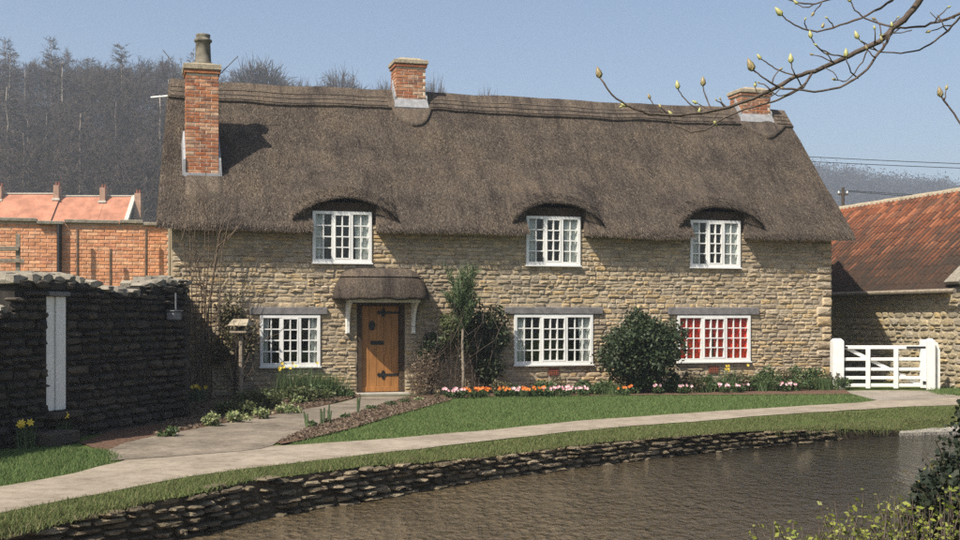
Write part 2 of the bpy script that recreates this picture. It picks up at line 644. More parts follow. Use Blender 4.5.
def lumps(rng, c, rad, n, size):
    """n lump centres on an ellipsoid of half-sizes rad round c"""
    C, Rr = [], []
    for i in range(n):
        d = rng.normal(size=3)
        d /= np.linalg.norm(d)
        f = rng.uniform(.25, .8)
        C.append(np.asarray(c) + d * np.asarray(rad) * f)
        s = size * rng.uniform(.7, 1.3)
        Rr.append(np.minimum(np.array([s, s, s]), np.asarray(rad) * .6))
    return np.array(C), np.array(Rr)


def twig_mesh(rng, segs, mat, name, n=3):
    mb = MB()
    for pts, rad in segs:
        mb.tube(pts, rad, n, cap=False)
    return mkmesh(name, mb.v, mb.f, mat)


def grow(rng, p, d, length, r, depth, segs, spread=.6, split=(2, 3), up=.15, shrink=.7):
    p = Vector(p)
    d = Vector(d).normalized()
    k = 3
    pts, rad = [p.copy()], [r]
    for i in range(k):
        j = Vector(rng.normal(size=3)) * .16
        d = (d + j + Vector((0, 0, up * .3))).normalized()
        p = p + d * (length / k)
        pts.append(p.copy())
        rad.append(r * (1 - .35 * (i + 1) / k))
    segs.append((pts, rad))
    if depth <= 0:
        return
    for i in range(rng.integers(split[0], split[1] + 1)):
        q = pts[rng.integers(1, len(pts))] if i else pts[-1]
        nd = (d + Vector(rng.normal(size=3)) * spread + Vector((0, 0, up))).normalized()
        grow(rng, q, nd, length * shrink * rng.uniform(.75, 1.2), r * .62, depth - 1, segs, spread, split, up, shrink)


# ---------------------------------------------------------------- stones, bricks
def stone_templates(n, seed, rough=1.0):
    rg = random.Random(seed)
    out = []
    for i in range(n):
        per = [(-.5, -.5), (0, -.5), (.5, -.5), (.5, 0), (.5, .5), (0, .5), (-.5, .5), (-.5, 0)]
        P = []
        for x, z in per:
            cx = 1 - (.0 if (x == 0 or z == 0) else rg.uniform(.03, .2) * rough)
            P.append((x * cx + rg.uniform(-.04, .04) * rough * (x == 0), z * cx + rg.uniform(-.06, .05) * rough))
        V = [(x * .99, .6, z * .99) for x, z in P]
        V += [(x * .97, -rg.uniform(.25, .6), z * .95) for x, z in P]
        V += [(x * rg.uniform(.62, .82), -rg.uniform(.7, 1.1), z * rg.uniform(.55, .8)) for x, z in P]
        V += [(rg.uniform(-.15, .15), -rg.uniform(.85, 1.15), rg.uniform(-.15, .15))]
        Fc = []
        for r in (0, 8):
            for k in range(8):
                a, b = r + k, r + (k + 1) % 8
                Fc += [(a, b, b + 8), (a, b + 8, a + 8)]
        for k in range(8):
            Fc.append((16 + k, 16 + (k + 1) % 8, 24))
        out.append((np.array(V), np.array(Fc)))
    return out


ST_T = stone_templates(26, 3, .75)


def place_pieces(parent, items, templates, mat, name, nparts, rest_name, key=lambda it: it[3] * it[5]):
    """items: (x, y, z, w, d, h, rz, template); the nparts largest become objects, the others one joined part"""
    meshes = [mkmesh(name, V, Fc, mat) for V, Fc in templates]
    items = sorted(items, key=key, reverse=True)
    for it in items[:nparts]:
        x, y, z, w_, d_, h_, rz, k = it
        ob(name, meshes[k], parent, (x, y, z), (0, 0, rz), (w_, d_, h_))
    rest = items[nparts:]
    if rest:
        VV, FF, b = [], [], 0
        for x, y, z, w_, d_, h_, rz, k in rest:
            V, Fc = templates[k]
            P = V * np.array([w_, d_, h_])
            c, s = math.cos(rz), math.sin(rz)
            Q = np.stack([P[:, 0] * c - P[:, 1] * s + x, P[:, 0] * s + P[:, 1] * c + y, P[:, 2] + z], 1)
            VV.append(Q)
            FF.append(Fc + b)
            b += len(V)
        o = ob(rest_name, mkmesh(rest_name, np.concatenate(VV), np.concatenate(FF), mat), parent)
        o['kind'] = 'stuff'


def lay_courses(rg, x0, x1, z0, z1, ch, sw, holes=(), top=None, gap=.012):
    """coursed rubble: list of (cx, cz, w, h), kept clear of holes (x0,x1,z0,z1)"""
    out = []
    z = z0
    while z < z1 - .03:
        h = min(rg.uniform(*ch), z1 - z)
        if z1 - (z + h) < .05: h = z1 - z
        spans = [(x0, x1)]
        for a, b, c, d in holes:
            if z + h * .6 > c and z + h * .4 < d:
                ns = []
                for p, q in spans:
                    if b <= p or a >= q: ns.append((p, q)); continue
                    if a > p: ns.append((p, a))
                    if b < q: ns.append((b, q))
                spans = ns
        for p, q in spans:
            x = p
            while x < q - .02:
                w_ = rg.uniform(*sw) * (1.25 if rg.random() < .15 else 1)
                if q - (x + w_) < sw[0] * .7: w_ = q - x
                if w_ > sw[1] * 1.4: w_ *= .5
                zc = z + h / 2 + rg.uniform(-.012, .012)
                hh = h
                if w_ < sw[0] * 1.5 and h > .1 and rg.random() < .3:
                    out.append((x + w_ / 2, z + h * .25, w_ - gap, h * .5 - gap))
                    out.append((x + w_ / 2, z + h * .75, w_ - gap, h * .5 - gap))
                elif top is None or z + h < top(x + w_ / 2) + .03:
                    out.append((x + w_ / 2, zc, w_ - gap, hh - gap))
                x += w_
        z += h
    return out


# ================================================================ GROUND, STREAM, PATHS
ZW = -0.35
water_px = [(185, 537), (240, 521), (300, 510.5), (360, 501), (420, 490), (480, 480), (540, 472), (600, 464), (660, 457), (720, 450.5), (782, 445), (832, 440), (895, 435), (960, 431)]
BK = [gnd(x, y, ZW) for x, y in water_px]
BK = [Vector((-30, -16, ZW)), Vector((-16, -6, ZW)), Vector((-9.2, 2.6, ZW)), Vector((-5.9, 6.6, ZW)), Vector((-4.25, 8.75, ZW))] + BK + [Vector((11.5, 22.3, ZW)), Vector((17, 24.5, ZW)), Vector((45, 31, ZW))]
bank_top_z = [.02] * 5 + [.02, .03, .02, .02, -.02, -.05, -.05, -.04, -.05, -.07, -.12, -.17, -.27, -.28] + [-.28, -.2, -.1]


def resample(P, Z, step):
    out, zo = [], []
    for i in range(len(P) - 1):
        a, b = P[i], P[i + 1]
        L = (b - a).length
        n = max(1, int(L / step))
        for k in range(n):
            f = k / n
            out.append(a.lerp(b, f))
            zo.append(Z[i] * (1 - f) + Z[i + 1] * f)
    out.append(P[-1])
    zo.append(Z[-1])
    return out, zo


BKS, BZS = resample(BK, bank_top_z, .4)
BKX = np.array([(p.x, p.y) for p in BKS])
BKZ = np.array(BZS)


def hill_h(x, y):
    """terrain height far behind the cottage"""
    def sm(a, b, v):
        v = max(0., min(1., (v - a) / (b - a)))
        return v * v * (3 - 2 * v)
    up = 6.5 * sm(60, 125, y) + 32 * sm(132, 250, y)
    fall = 1 - .72 * sm(-60, 40, x * 230 / max(y, 120)) - .2 * sm(30, 90, x)
    return up * fall + 1.2 * math.sin(x * .05 + y * .03) * sm(130, 200, y)


def gz(x, y):
    d2 = (BKX[:, 0] - x) ** 2 + (BKX[:, 1] - y) ** 2
    i = int(np.argmin(d2))
    d = math.sqrt(d2[i])
    f = max(0., 1 - d / .9)
    f = f * f * (3 - 2 * f)
    return BKZ[i] * f


# ground sheet from the bank edge away to the foot of the hill
nb = len(BKS)
rows = [0, .12, .3, .55, .9, 1.4, 2.2, 3.5, 6, 10, 16, 26, 40]
V, Fc = [], []
for i, p in enumerate(BKS):
    f = i / (nb - 1)
    tx, ty = (-75 + 165 * f ** .75, 62)
    dv = Vector((tx - p.x, ty - p.y))
    Lr = dv.length
    for k, r in enumerate(rows):
        a = r / rows[-1]
        q = Vector((p.x, p.y)) + dv * a
        z = gz(q.x, q.y) if r < 4 else 0.0
        V.append((q.x, q.y, z))
nr = len(rows)
for i in range(nb - 1):
    for k in range(nr - 1):
        Fc.append((i * nr + k, (i + 1) * nr + k, (i + 1) * nr + k + 1, i * nr + k + 1))
g = ob('ground', mkmesh('ground', V, Fc, M['ground'], True))
tag(g, kind='structure')

# hillside terrain
def terrain(name, x0, x1, y0, y1, nx, ny, hf, mat):
    V = []
    for j in range(ny + 1):
        y = y0 + (y1 - y0) * j / ny
        for i in range(nx + 1):
            x = x0 + (x1 - x0) * i / nx
            V.append((x, y, hf(x, y)))
    idx = np.arange((nx + 1) * (ny + 1)).reshape(ny + 1, nx + 1)
    Fc = np.stack([idx[:-1, :-1].ravel(), idx[:-1, 1:].ravel(), idx[1:, 1:].ravel(), idx[1:, :-1].ravel()], 1)
    o = ob(name, mkmesh(name, V, Fc, mat, True))
    tag(o, kind='structure')
    return o


terrain('meadow', -75, 90, 61.9, 130, 40, 18, lambda x, y: hill_h(x, y) - .02, M['ground'])
terrain('hillside', -190, 150, 129.9, 330, 60, 40, lambda x, y: hill_h(x, y) - .02, M['hill'])


def far_h(x, y):
    def sm(a, b, v):
        v = max(0., min(1., (v - a) / (b - a)))
        return v * v * (3 - 2 * v)
    return 74 * sm(380, 640, y) * (1 - .3 * sm(120, 420, x)) * sm(40, 150, x) + 3 * math.sin(x * .02)


terrain('far_hill', -600, 1300, 329.8, 900, 70, 30, lambda x, y: far_h(x, y) - 1.0, M['hill'])
terrain('side_field', -600, -74.9, -60, 130, 10, 10, lambda x, y: -.6, M['ground'])
terrain('side_field', 89.9, 700, -60, 330, 10, 10, lambda x, y: -.6, M['ground'])

# stream
wv = [(-60, -60, ZW), (90, -60, ZW), (90, 40, ZW), (-60, 40, ZW)]
wo = ob('stream', mkmesh('stream', wv, [(0, 1, 2, 3)], M['water']))
tag(wo, kind='structure')
# near bank on which the viewer stands
nbp = [(-22, -28), (-9, -6), (-4.5, 2.2), (-1.8, 5.2), (.8, 6.6), (2.6, 7.3), (4.2, 8.2), (7, 11.5), (12, 15), (20, 17.5), (46, 22), (46, -28)]
mb = MB()
mb.add([(x, y, 0) for x, y in nbp] + [(x, y, ZW - .15) for x, y in nbp],
       [tuple(range(len(nbp)))] + [(i, i + len(nbp), (i + 1) % len(nbp) + len(nbp), (i + 1) % len(nbp)) for i in range(len(nbp))])
o = mb.build('near_bank', M['ground'])
tag(o, kind='structure')


def loft(name, A, B, mat, dz, sub=3, nacross=3):
    """sheet between two pixel polylines lying on the ground"""
    def world(P):
        return [gnd(x, y) for x, y in P]
    A, B = world(A), world(B)
    def rs(P, n):
        L = [0]
        for i in range(len(P) - 1): L.append(L[-1] + (P[i + 1] - P[i]).length)
        out = []
        for k in range(n):
            t = L[-1] * k / (n - 1)
            i = 0
            while i < len(P) - 2 and L[i + 1] < t: i += 1
            out.append(P[i].lerp(P[i + 1], (t - L[i]) / max(1e-6, L[i + 1] - L[i])))
        return out
    n = max(len(A), len(B)) * sub
    A, B = rs(A, n), rs(B, n)
    V, Fc = [], []
    for a, b in zip(A, B):
        for k in range(nacross + 1):
            p = a.lerp(b, k / nacross)
            j = .025 if k in (0, nacross) else 0
            V.append((p.x + rnd.uniform(-j, j), p.y + rnd.uniform(-j, j) * 2, gz(p.x, p.y) + dz))
    m = nacross + 1
    for i in range(n - 1):
        for k in range(nacross):
            Fc.append((i * m + k, i * m + k + 1, (i + 1) * m + k + 1, (i + 1) * m + k))
    o = ob(name, mkmesh(name, V, Fc, mat))
    return tag(o, kind='structure')


PU = [(-200, 512), (-80, 498), (0, 487), (60, 477), (118, 463), (150, 452), (210, 447.5), (282, 446.5), (400, 438), (480, 431.5), (575, 421.5), (640, 417), (720, 411.5), (800, 406.5), (860, 403), (885, 399.5), (960, 396), (1080, 392)]
PL = [(-200, 551), (-80, 529), (0, 515), (60, 502), (120, 491), (180, 479), (240, 470), (360, 456), (480, 442), (600, 429), (660, 424.5), (720, 420), (760, 416), (800, 413.5), (860, 410), (900, 407.5), (960, 405), (1080, 402)]
loft('footpath', PU, PL, M['path'], .008)
# paved path to the door
loft('door_path', [(385, 396.6), (362, 397), (345, 402), (310, 409), (270, 416), (225, 424), (165, 434), (125, 444), (104, 453), (110, 462)],
     [(412, 396.6), (410, 398), (395, 402.5), (380, 407), (360, 413.5), (340, 420), (305, 431), (276, 444), (268, 449), (240, 452)], M['flags'], .013)
loft('driveway', [(842, 391.5), (870, 391), (905, 391), (930, 391.5)], [(868, 399), (880, 401), (915, 400), (962, 397)], M['gravel'], .012)
# flower beds
loft('flower_bed', [(413, 396.6), (430, 395.5), (500, 391), (600, 388), (700, 387), (800, 386), (838, 386)], [(452, 399.4), (470, 397.6), (520, 396.8), (600, 396.3), (760, 395.6), (820, 395.2), (852, 395)], M['soil'], .02)
loft('flower_bed', [(411, 397.6), (395, 402), (380, 406.5), (340, 419.5), (305, 430.5), (277, 444)], [(452, 400.4), (440, 404), (400, 415), (360, 427.5), (310, 440), (282, 446)], M['soil'], .026)
loft('flower_bed', [(185, 404), (230, 398), (300, 396), (360, 394.5)], [(150, 438), (225, 424), (300, 411), (361, 397)], M['soil'], .014)
loft('flower_bed', [(80, 443), (95, 438), (130, 424), (185, 404)], [(104, 453), (112, 449), (128, 442.6), (166, 433.6)], M['soil'], .01)
# concrete slab by the water
mb = MB()
p = [gnd(899, 433, -.3), gnd(985, 430, -.3), gnd(985, 420, -.22), gnd(906, 421.5, -.22)]
mb.add([(q.x, q.y, q.z) for q in p] + [(q.x, q.y, ZW - .1) for q in p], [(0, 1, 2, 3), (4, 5, 1, 0), (5, 6, 2, 1), (6, 7, 3, 2), (7, 4, 0, 3)])
o = mb.build('slipway_slab', M['concrete'])
tag(o, kind='structure')

# ---------------------------------------------------------------- stone lining of the stream bank
bw = empty('stream_wall', (0, 0, 0), 0, 'low rough dark stone wall lining the far bank of the stream', 'stone wall')
rg = random.Random(21)
items = []
segP = BKS
L = [0]
for i in range(len(segP) - 1): L.append(L[-1] + (segP[i + 1] - segP[i]).length)
def bank_at(s):
    i = 0
    lo, hi = 0, len(L) - 2
    while lo < hi:
        md = (lo + hi + 1) // 2
        if L[md] <= s: lo = md
        else: hi = md - 1
    i = lo
    f = (s - L[i]) / max(1e-6, L[i + 1] - L[i])
    p = segP[i].lerp(segP[i + 1], f)
    d = (segP[min(i + 2, len(segP) - 1)] - segP[max(i - 1, 0)])
    return p, math.atan2(d.y, d.x), BZS[i] * (1 - f) + BZS[i + 1] * f
def s_near(px, py):
    q = gnd(px, py, ZW)
    return L[int(np.argmin((BKX[:, 0] - q.x) ** 2 + (BKX[:, 1] - q.y) ** 2))]
s_a, s_b = s_near(185, 537) - 4.5, s_near(838, 440)
z = ZW - .08
while z < .06:
    h = rg.uniform(.05, .105)
    s = s_a + rg.uniform(0, .2)
    while s < s_b:
        w_ = rg.uniform(.12, .36) * (1.3 if rg.random() < .12 else 1)
        p, a, tz = bank_at(s + w_ / 2)
        hh = h * rg.uniform(.8, 1.12)
        if z + hh < tz + .025:
            nx, ny = math.sin(a), -math.cos(a)
            off = rg.uniform(-.03, .05) + (z - ZW) * -.12
            items.append((p.x + nx * off, p.y + ny * off, z + hh / 2 + rg.uniform(-.012, .012), w_ - .02, rg.uniform(.06, .12), hh - .012, a + rg.uniform(-.1, .1), rg.randrange(26)))
        s += w_
    z += h
place_pieces(bw, items, stone_templates(26, 5, 1.6), M['bankstone'], 'stone', 300, 'small_stone')
# earth face behind the stones
V, Fc = [], []
n = 120
for i in range(n):
    s = L[-1] * i / (n - 1)
    p, a, tz = bank_at(s)
    nx, ny = math.sin(a), -math.cos(a)
    V += [(p.x + nx * .03, p.y + ny * .03, ZW - .3), (p.x - nx * .015, p.y - ny * .015, tz - .004)]
for i in range(n - 1): Fc.append((2 * i, 2 * i + 2, 2 * i + 3, 2 * i + 1))
ob('earth_face', mkmesh('earth_face', V, Fc, M['bankearth']), bw)

# ================================================================ THE COTTAGE
cot = empty('thatched_cottage', (OX, OY, 0), TH, 'long thatched stone cottage with white windows and three chimneys', 'cottage')
S0, S1, HD = -4.31, 10.55, 5.8
EZ = 3.43                                   # eave
win_px = {'UL': (312.5, 371.5, 211.5, 263), 'UM': (526, 580, 216.5, 265.5), 'UR': (690, 740, 220.5, 267.5),
          'LL': (260, 320, 315, 366), 'LM': (514, 592.5, 314.5, 364), 'LR': (677, 750, 315.3, 361)}
WIN = {}
for k, (a, b, c, d) in win_px.items():
    s0, zt = fac(a, c)
    s1, zb = fac(b, d)
    zt = .5 * (fac(a, c)[1] + fac(b, c)[1])
    WIN[k] = (s0, s1, zb, zt)
ds0, dzt = fac(357, 303)
ds1, _ = fac(405, 303)
DOOR = (ds0, ds1, 0.0, dzt)
LINT = {}
for k, (a, b, c, d) in {'LL': (250, 327, 307, 314.6), 'LM': (505, 602, 307, 314.2), 'LR': (668, 758, 307.3, 314.9)}.items():
    s0, z1 = fac(a, c)
    s1, z0 = fac(b, d)
    LINT[k] = (s0, s1, max(z0, WIN[k][3] + .004), z1)
AIR = []
for a, b, c, d in ((549, 558.5, 368, 375), (709.5, 718.5, 366, 373)):
    s0, z1 = fac(a, c)
    s1, z0 = fac(b, d)
    AIR.append((s0, s1, z0, z1))
holes = [tuple(v) for v in WIN.values()] + [DOOR] + list(LINT.values()) + AIR

# backing wall with real openings
mb = MB()
xs = sorted({S0, S1, *[h[0] for h in holes[:7]], *[h[1] for h in holes[:7]]})
for a, b in zip(xs[:-1], xs[1:]):
    m_ = (a + b) / 2
    zs = [(0, EZ + .12)]
    for h in holes[:7]:
        if h[0] < m_ < h[1]:
            ns = []
            for p, q in zs:
                if h[2] > p: ns.append((p, min(q, h[2])))
                if h[3] < q: ns.append((max(p, h[3]), q))
            zs = [(p, q) for p, q in ns if q - p > .01]
    for p, q in zs:
        mb.box((a, .02, p), (b, .32, q))
wall = mb.build('wall', M['mortar'], cot)
rg = random.Random(5)
ss = lay_courses(rg, S0, S1, 0.02, EZ + .1, (.055, .115), (.11, .36), holes, None, .008)
items = [(x, .03, z, w_, rg.uniform(.018, .046), h_, 0, rg.randrange(26)) for x, z, w_, h_ in ss if not (x > 10.3)]
# larger quoins up the right corner
zq = .02
while zq < EZ + .05:
    h_ = rg.uniform(.16, .24)
    wq = rg.choice((.26, .42))
    items.append((S1 - wq / 2 + .01, .03, zq + h_ / 2, wq, .07, h_ - .012, 0, rg.randrange(26)))
    zq += h_
place_pieces(wall, items, ST_T, M['stone'], 'stone', 300, 'small_stone')
# gable walls, back wall, dark head boards above the upper windows
mb = MB()
for sx in (S0, S1 - .3):
    mb.add([(sx, .3, 0), (sx, HD, 0), (sx, HD, EZ), (sx, HD / 2, 6.5), (sx, .3, EZ + .1), (sx + .3, .3, 0), (sx + .3, HD, 0), (sx + .3, HD, EZ), (sx + .3, HD / 2, 6.5), (sx + .3, .3, EZ + .1)],
           [(4, 3, 2, 1, 0), (5, 6, 7, 8, 9), (0, 1, 6, 5), (1, 2, 7, 6), (2, 3, 8, 7), (3, 4, 9, 8), (4, 0, 5, 9)])
mb.build('gable_wall', M['barnstone'], cot)
MB().box((S0 + .3, HD - .3, 0), (S1 - .3, HD, EZ)).build('back_wall', M['barnstone'], cot)
MB().box((S0 + .3, .33, -.05), (S1 - .3, HD - .3, .02)).build('floor', M['darkwood'], cot)
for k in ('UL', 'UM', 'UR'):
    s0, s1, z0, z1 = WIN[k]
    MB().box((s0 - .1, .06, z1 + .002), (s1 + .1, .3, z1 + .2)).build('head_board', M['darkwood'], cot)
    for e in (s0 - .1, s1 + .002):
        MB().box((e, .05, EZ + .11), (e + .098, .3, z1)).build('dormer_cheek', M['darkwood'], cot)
# lintels
for k, (a, b, c, d) in LINT.items():
    MB().box((a, -.045, c), (b, .1, d), bev=.012).build('lintel', M['lintel'], wall)
for a, b, c, d in AIR:
    q = MB().box((a, -.02, c), (b, .05, d)).build('air_brick', M['terracotta'], wall)
    for i in range(3):
        zc = c + (d - c) * (i + .5) / 3
        for j in range(4):
            xc = a + (b - a) * (j + .5) / 4
            MB().box((xc - .014, -.022, zc - .012), (xc + .014, -.0195, zc + .012)).build('slot', M['iron'], q)
# door sill stone
MB().box((ds0 - .03, -.22, .0), (ds1 + .06, .2, .055), bev=.01).build('doorstep', M['concrete'], cot)


# ---- windows
def make_window(k, cols):
    s0, s1, z0, z1 = WIN[k]
    W_ = s1 - s0
    H_ = z1 - z0
    yf = -.03
    fr = MB()
    t = .06
    fr.box((s0, yf, z0), (s1, .06, z0 + t * 1.2)).box((s0, yf, z1 - t), (s1, .06, z1))
    fr.box((s0, yf, z0 + t * 1.2), (s0 + t, .06, z1 - t)).box((s1 - t, yf, z0 + t * 1.2), (s1, .06, z1 - t))
    # sill nose
    fr.box((s0 - .02, yf - .035, z0 - .03), (s1 + .02, .05, z0 - .001))
    fo = fr.build('window', M['white'], cot)
    inner = s1 - s0 - 2 * t
    mull = .055
    lw = (inner - 2 * mull) / 3
    zb, zt = z0 + t * 1.2, z1 - t
    for i in (1, 2):
        a = s0 + t + i * lw + (i - 1) * mull
        MB().box((a, yf + .004, zb), (a + mull, .055, zt)).build('mullion', M['white'], fo)
    for i in range(3):
        a = s0 + t + i * (lw + mull)
        b = a + lw
        c, d = zb, zt
        y0 = yf + .02
        bar = MB()
        if i == 1:                          # opening casement sits proud with its own rim
            r = .026
            y0 = yf - .004
            bar.box((a, y0, c), (b, .03, c + r)).box((a, y0, d - r), (b, .03, d))
            bar.box((a, y0, c + r), (a + r, .03, d - r)).box((b - r, y0, c + r), (b, .03, d - r))
            a, b, c, d = a + r, b - r, c + r, d - r
        n = cols
        g_ = .024
        for j in range(1, n):
            x = a + (b - a) * j / n
            bar.box((x - g_ / 2, y0 + .006, c), (x + g_ / 2, .035, d))
        for j in range(1, 4):
            zz = c + (d - c) * j / 4
            for q in range(n):
                xa = a + (b - a) * q / n + (g_ / 2 if q else 0)
                xb = a + (b - a) * (q + 1) / n - (g_ / 2 if q < n - 1 else 0)
                bar.box((xa, y0 + .008, zz - g_ / 2), (xb, .033, zz + g_ / 2))
        if bar.v: bar.build('glazing_bar', M['white'], fo)
        for q in range(n):
            for j in range(4):
                xa, xb = a + (b - a) * q / n + .008, a + (b - a) * (q + 1) / n - .008
                za, zc = c + (d - c) * j / 4 + .008, c + (d - c) * (j + 1) / 4 - .008
                tl = rnd.uniform(-.004, .004)
                p_ = MB()
                p_.add([(xa, .016, za), (xb, .016 + tl, za), (xb, .016 + tl, zc), (xa, .016, zc), (xa, .02, za), (xb, .02 + tl, za), (xb, .02 + tl, zc), (xa, .02, zc)],
                       [(0, 1, 2, 3), (7, 6, 5, 4), (0, 4, 5, 1), (2, 6, 7, 3), (1, 5, 6, 2), (3, 7, 4, 0)])
                p_.build('pane', M['glass'], fo)
    return fo


for k, c in (('UL', 2), ('UM', 2), ('UR', 2), ('LL', 2), ('LM', 3), ('LR', 3)):
    make_window(k, c)


def curtain(s0, s1, z0, z1, mat, label, folds=4, y=.075, group=None):
    V, Fc = [], []
    n = folds * 8
    for i in range(n + 1):
        f = i / n
        yy = y + .022 * math.sin(f * folds * 2 * math.pi) + .006 * math.sin(f * 31)
        for k in range(5):
            g_ = k / 4
            x = s0 + (s1 - s0) * f + .02 * math.sin(g_ * 5 + f * 9)
            V.append((x, yy, z0 + (z1 - z0) * g_))
    for i in range(n):
        for k in range(4):
            Fc.append((i * 5 + k, (i + 1) * 5 + k, (i + 1) * 5 + k + 1, i * 5 + k + 1))
    me = mkmesh('curtain', V, Fc, mat, True)
    o = ob('curtain', me, None, (OX, OY, 0), (0, 0, TH))
    md = o.modifiers.new('thickness', 'SOLIDIFY')
    md.thickness = .004
    return tag(o, label, 'curtain', group or 'curtains behind the windows')


wn = {'UL': 'left upper window above the porch', 'UM': 'middle upper window', 'UR': 'right upper window', 'LL': 'lower window left of the door', 'LM': 'wide lower window in the middle'}
for k, t_ in wn.items():
    s0, s1, z0, z1 = WIN[k]
    wd = (s1 - s0)
    curtain(s0 + .03, s0 + wd * (.2 if k[0] == 'U' else .15), z0, z1, M['net'], 'pale curtain at the left edge of the ' + t_, 3)
    curtain(s1 - wd * (.27 if k[0] == 'U' else .16), s1 - .03, z0, z1, M['net'], 'pale curtain at the right edge of the ' + t_, 3)
s0, s1, z0, z1 = WIN['LR']
m_ = (s0 + s1) / 2
curtain(s0 + .02, m_ - .02, z0, z1, M['red'], 'left half of the drawn bright red curtains, nearer the dark bush', 7)
curtain(m_ + .02, s1 - .02, z0, z1, M['red'], 'right half of the drawn bright red curtains, nearer the white gate', 7)

# ---- front door
fr = MB()
sa, sb, _, zt = DOOR
dt = zt - .05
fr.box((sa, .03, .056), (sa + .11, .2, dt)).box((sb - .11, .03, .056), (sb, .2, dt)).box((sa, .03, dt), (sb, .2, zt))
fr.build('door_frame', M['darkwood'], cot)
dr = MB().box((sa + .115, .125, .06), (sb - .115, .15, dt - .005)).build('door', M['door'], cot)
npl = 5
for i in range(npl):
    a = sa + .117 + (sb - sa - .234) * i / npl
    b = sa + .117 + (sb - sa - .234) * (i + 1) / npl
    MB().box((a + .003, .1, .065), (b - .003, .1245, dt - .008), bev=.006).build('plank', M['door'], dr)
MB().box((sa + .117, .085, .07), (sb - .117, .0995, .17), bev=.004).build('weather_board', M['door'], dr)
def strap(zc, flip):
    q = MB()
    x1 = sb - .12
    x0 = sa + .45
    q.box((x0 + .05, .088, zc - .022), (x1, .0995, zc + .022))
    q.lathe((0, 0, 0), [(.001, 0), (.001, .001)], 6) if False else None
    cx = x0 + .12
    for dx, dz, r in ((0, 0, .06), (-.09, 0, .04), (0, .06, .035), (0, -.06, .035)):
        P = [(cx + dx + r * math.cos(t * math.pi / 5), .0865, zc + dz + r * math.sin(t * math.pi / 5)) for t in range(10)]
        Q = [(x, .0992, z_) for x, y, z_ in P]
        q.add(P + Q, [tuple(range(10)), tuple(range(19, 9, -1))] + [(i, (i + 1) % 10, 10 + (i + 1) % 10, 10 + i) for i in range(10)])
    q.build('strap_hinge', M['iron'], dr)
strap(.42, 1)
strap(1.72, 1)
q = MB().box((sa + .3, .088, 1.05), (sa + .58, .0995, 1.13), bev=.004)
q.build('letter_plate', M['iron'], dr)
q = MB()
P = [(sa + .33 + .07 * math.cos(t * math.pi / 6), .08, 1.45 + .1 * math.sin(t * math.pi / 6)) for t in range(12)]
Q = [(x, .0995, z_) for x, y, z_ in P]
q.add(P + Q, [tuple(range(12)), tuple(range(23, 11, -1))] + [(i, (i + 1) % 12, 12 + (i + 1) % 12, 12 + i) for i in range(12)])
q.build('knocker', M['iron'], dr)

# ---- porch canopy
pc = (fac(337, 299, -.7)[0] + fac(434, 299, -.7)[0]) / 2
pw = (fac(434, 299, -.7)[0] - fac(337, 299, -.7)[0]) / 2
zb = fac(385, 299.5, -.7)[1]
ztop = fac(385, 270, 0)[1]
nP, nQ = 44, 16
V, Fc = [], []
def porch_ring(g_, wd, dp, j=0.0):
    out = []
    for i in range(nP + 1):
        a = math.pi * (1 - i / nP)
        c, s = math.cos(a), math.sin(a)
        ex = .55
        x = math.copysign(abs(c) ** ex, c) * wd
        y = -abs(s) ** ex * dp
        out.append((pc + x, y))
    return out
for q in range(nQ + 1):
    g_ = q / nQ
    e = math.sin(g_ * math.pi / 2)
    wd = pw * (1 - .46 * (1 - math.cos(g_ * math.pi / 2)) - .05 * g_)
    dp = .72 * (1 - (1 - math.cos(g_ * math.pi / 2)) * .92)
    for x, y in porch_ring(g_, wd, dp):
        nn = mnoise.noise(Vector((x * 3, y * 3, g_ * 3))) * .03
        V.append((x + nn, min(y + nn, .03), zb + (ztop - zb) * e + nn))
for q in range(nQ):
    for i in range(nP):
        a = q * (nP + 1) + i
        Fc.append((a, a + 1, a + nP + 2, a + nP + 1))
# under side
b0 = len(V)
for x, y in porch_ring(0, pw * .86, .58):
    V.append((x, min(y, .02), zb + .06))
for i in range(nP):
    Fc.append((i + 1, i, b0 + i, b0 + i + 1))
c0 = len(V)
V.append((pc, .02, zb + .08))
for i in range(nP): Fc.append((b0 + i + 1, b0 + i, c0))
porch = ob('porch', mkmesh('porch', V, Fc, M['thatch'], True), cot)
# raised top layer with a ledge
V2, F2 = [], []
for q in range(7):
    g_ = .52 + .48 * q / 6
    e = math.sin(g_ * math.pi / 2)
    wd = pw * (1 - .46 * (1 - math.cos(g_ * math.pi / 2)) - .05 * g_) * 1.03
    dp = .72 * (1 - (1 - math.cos(g_ * math.pi / 2)) * .92) + .02
    for x, y in porch_ring(g_, wd, dp):
        V2.append((x, min(y, .03), zb + (ztop - zb) * e + .03 + (0 if q else -.012)))
for q in range(6):
    for i in range(nP):
        a = q * (nP + 1) + i
        F2.append((a, a + 1, a + nP + 2, a + nP + 1))
ob('porch_ridge', mkmesh('porch_ridge', V2, F2, M['ridge'], True), porch)
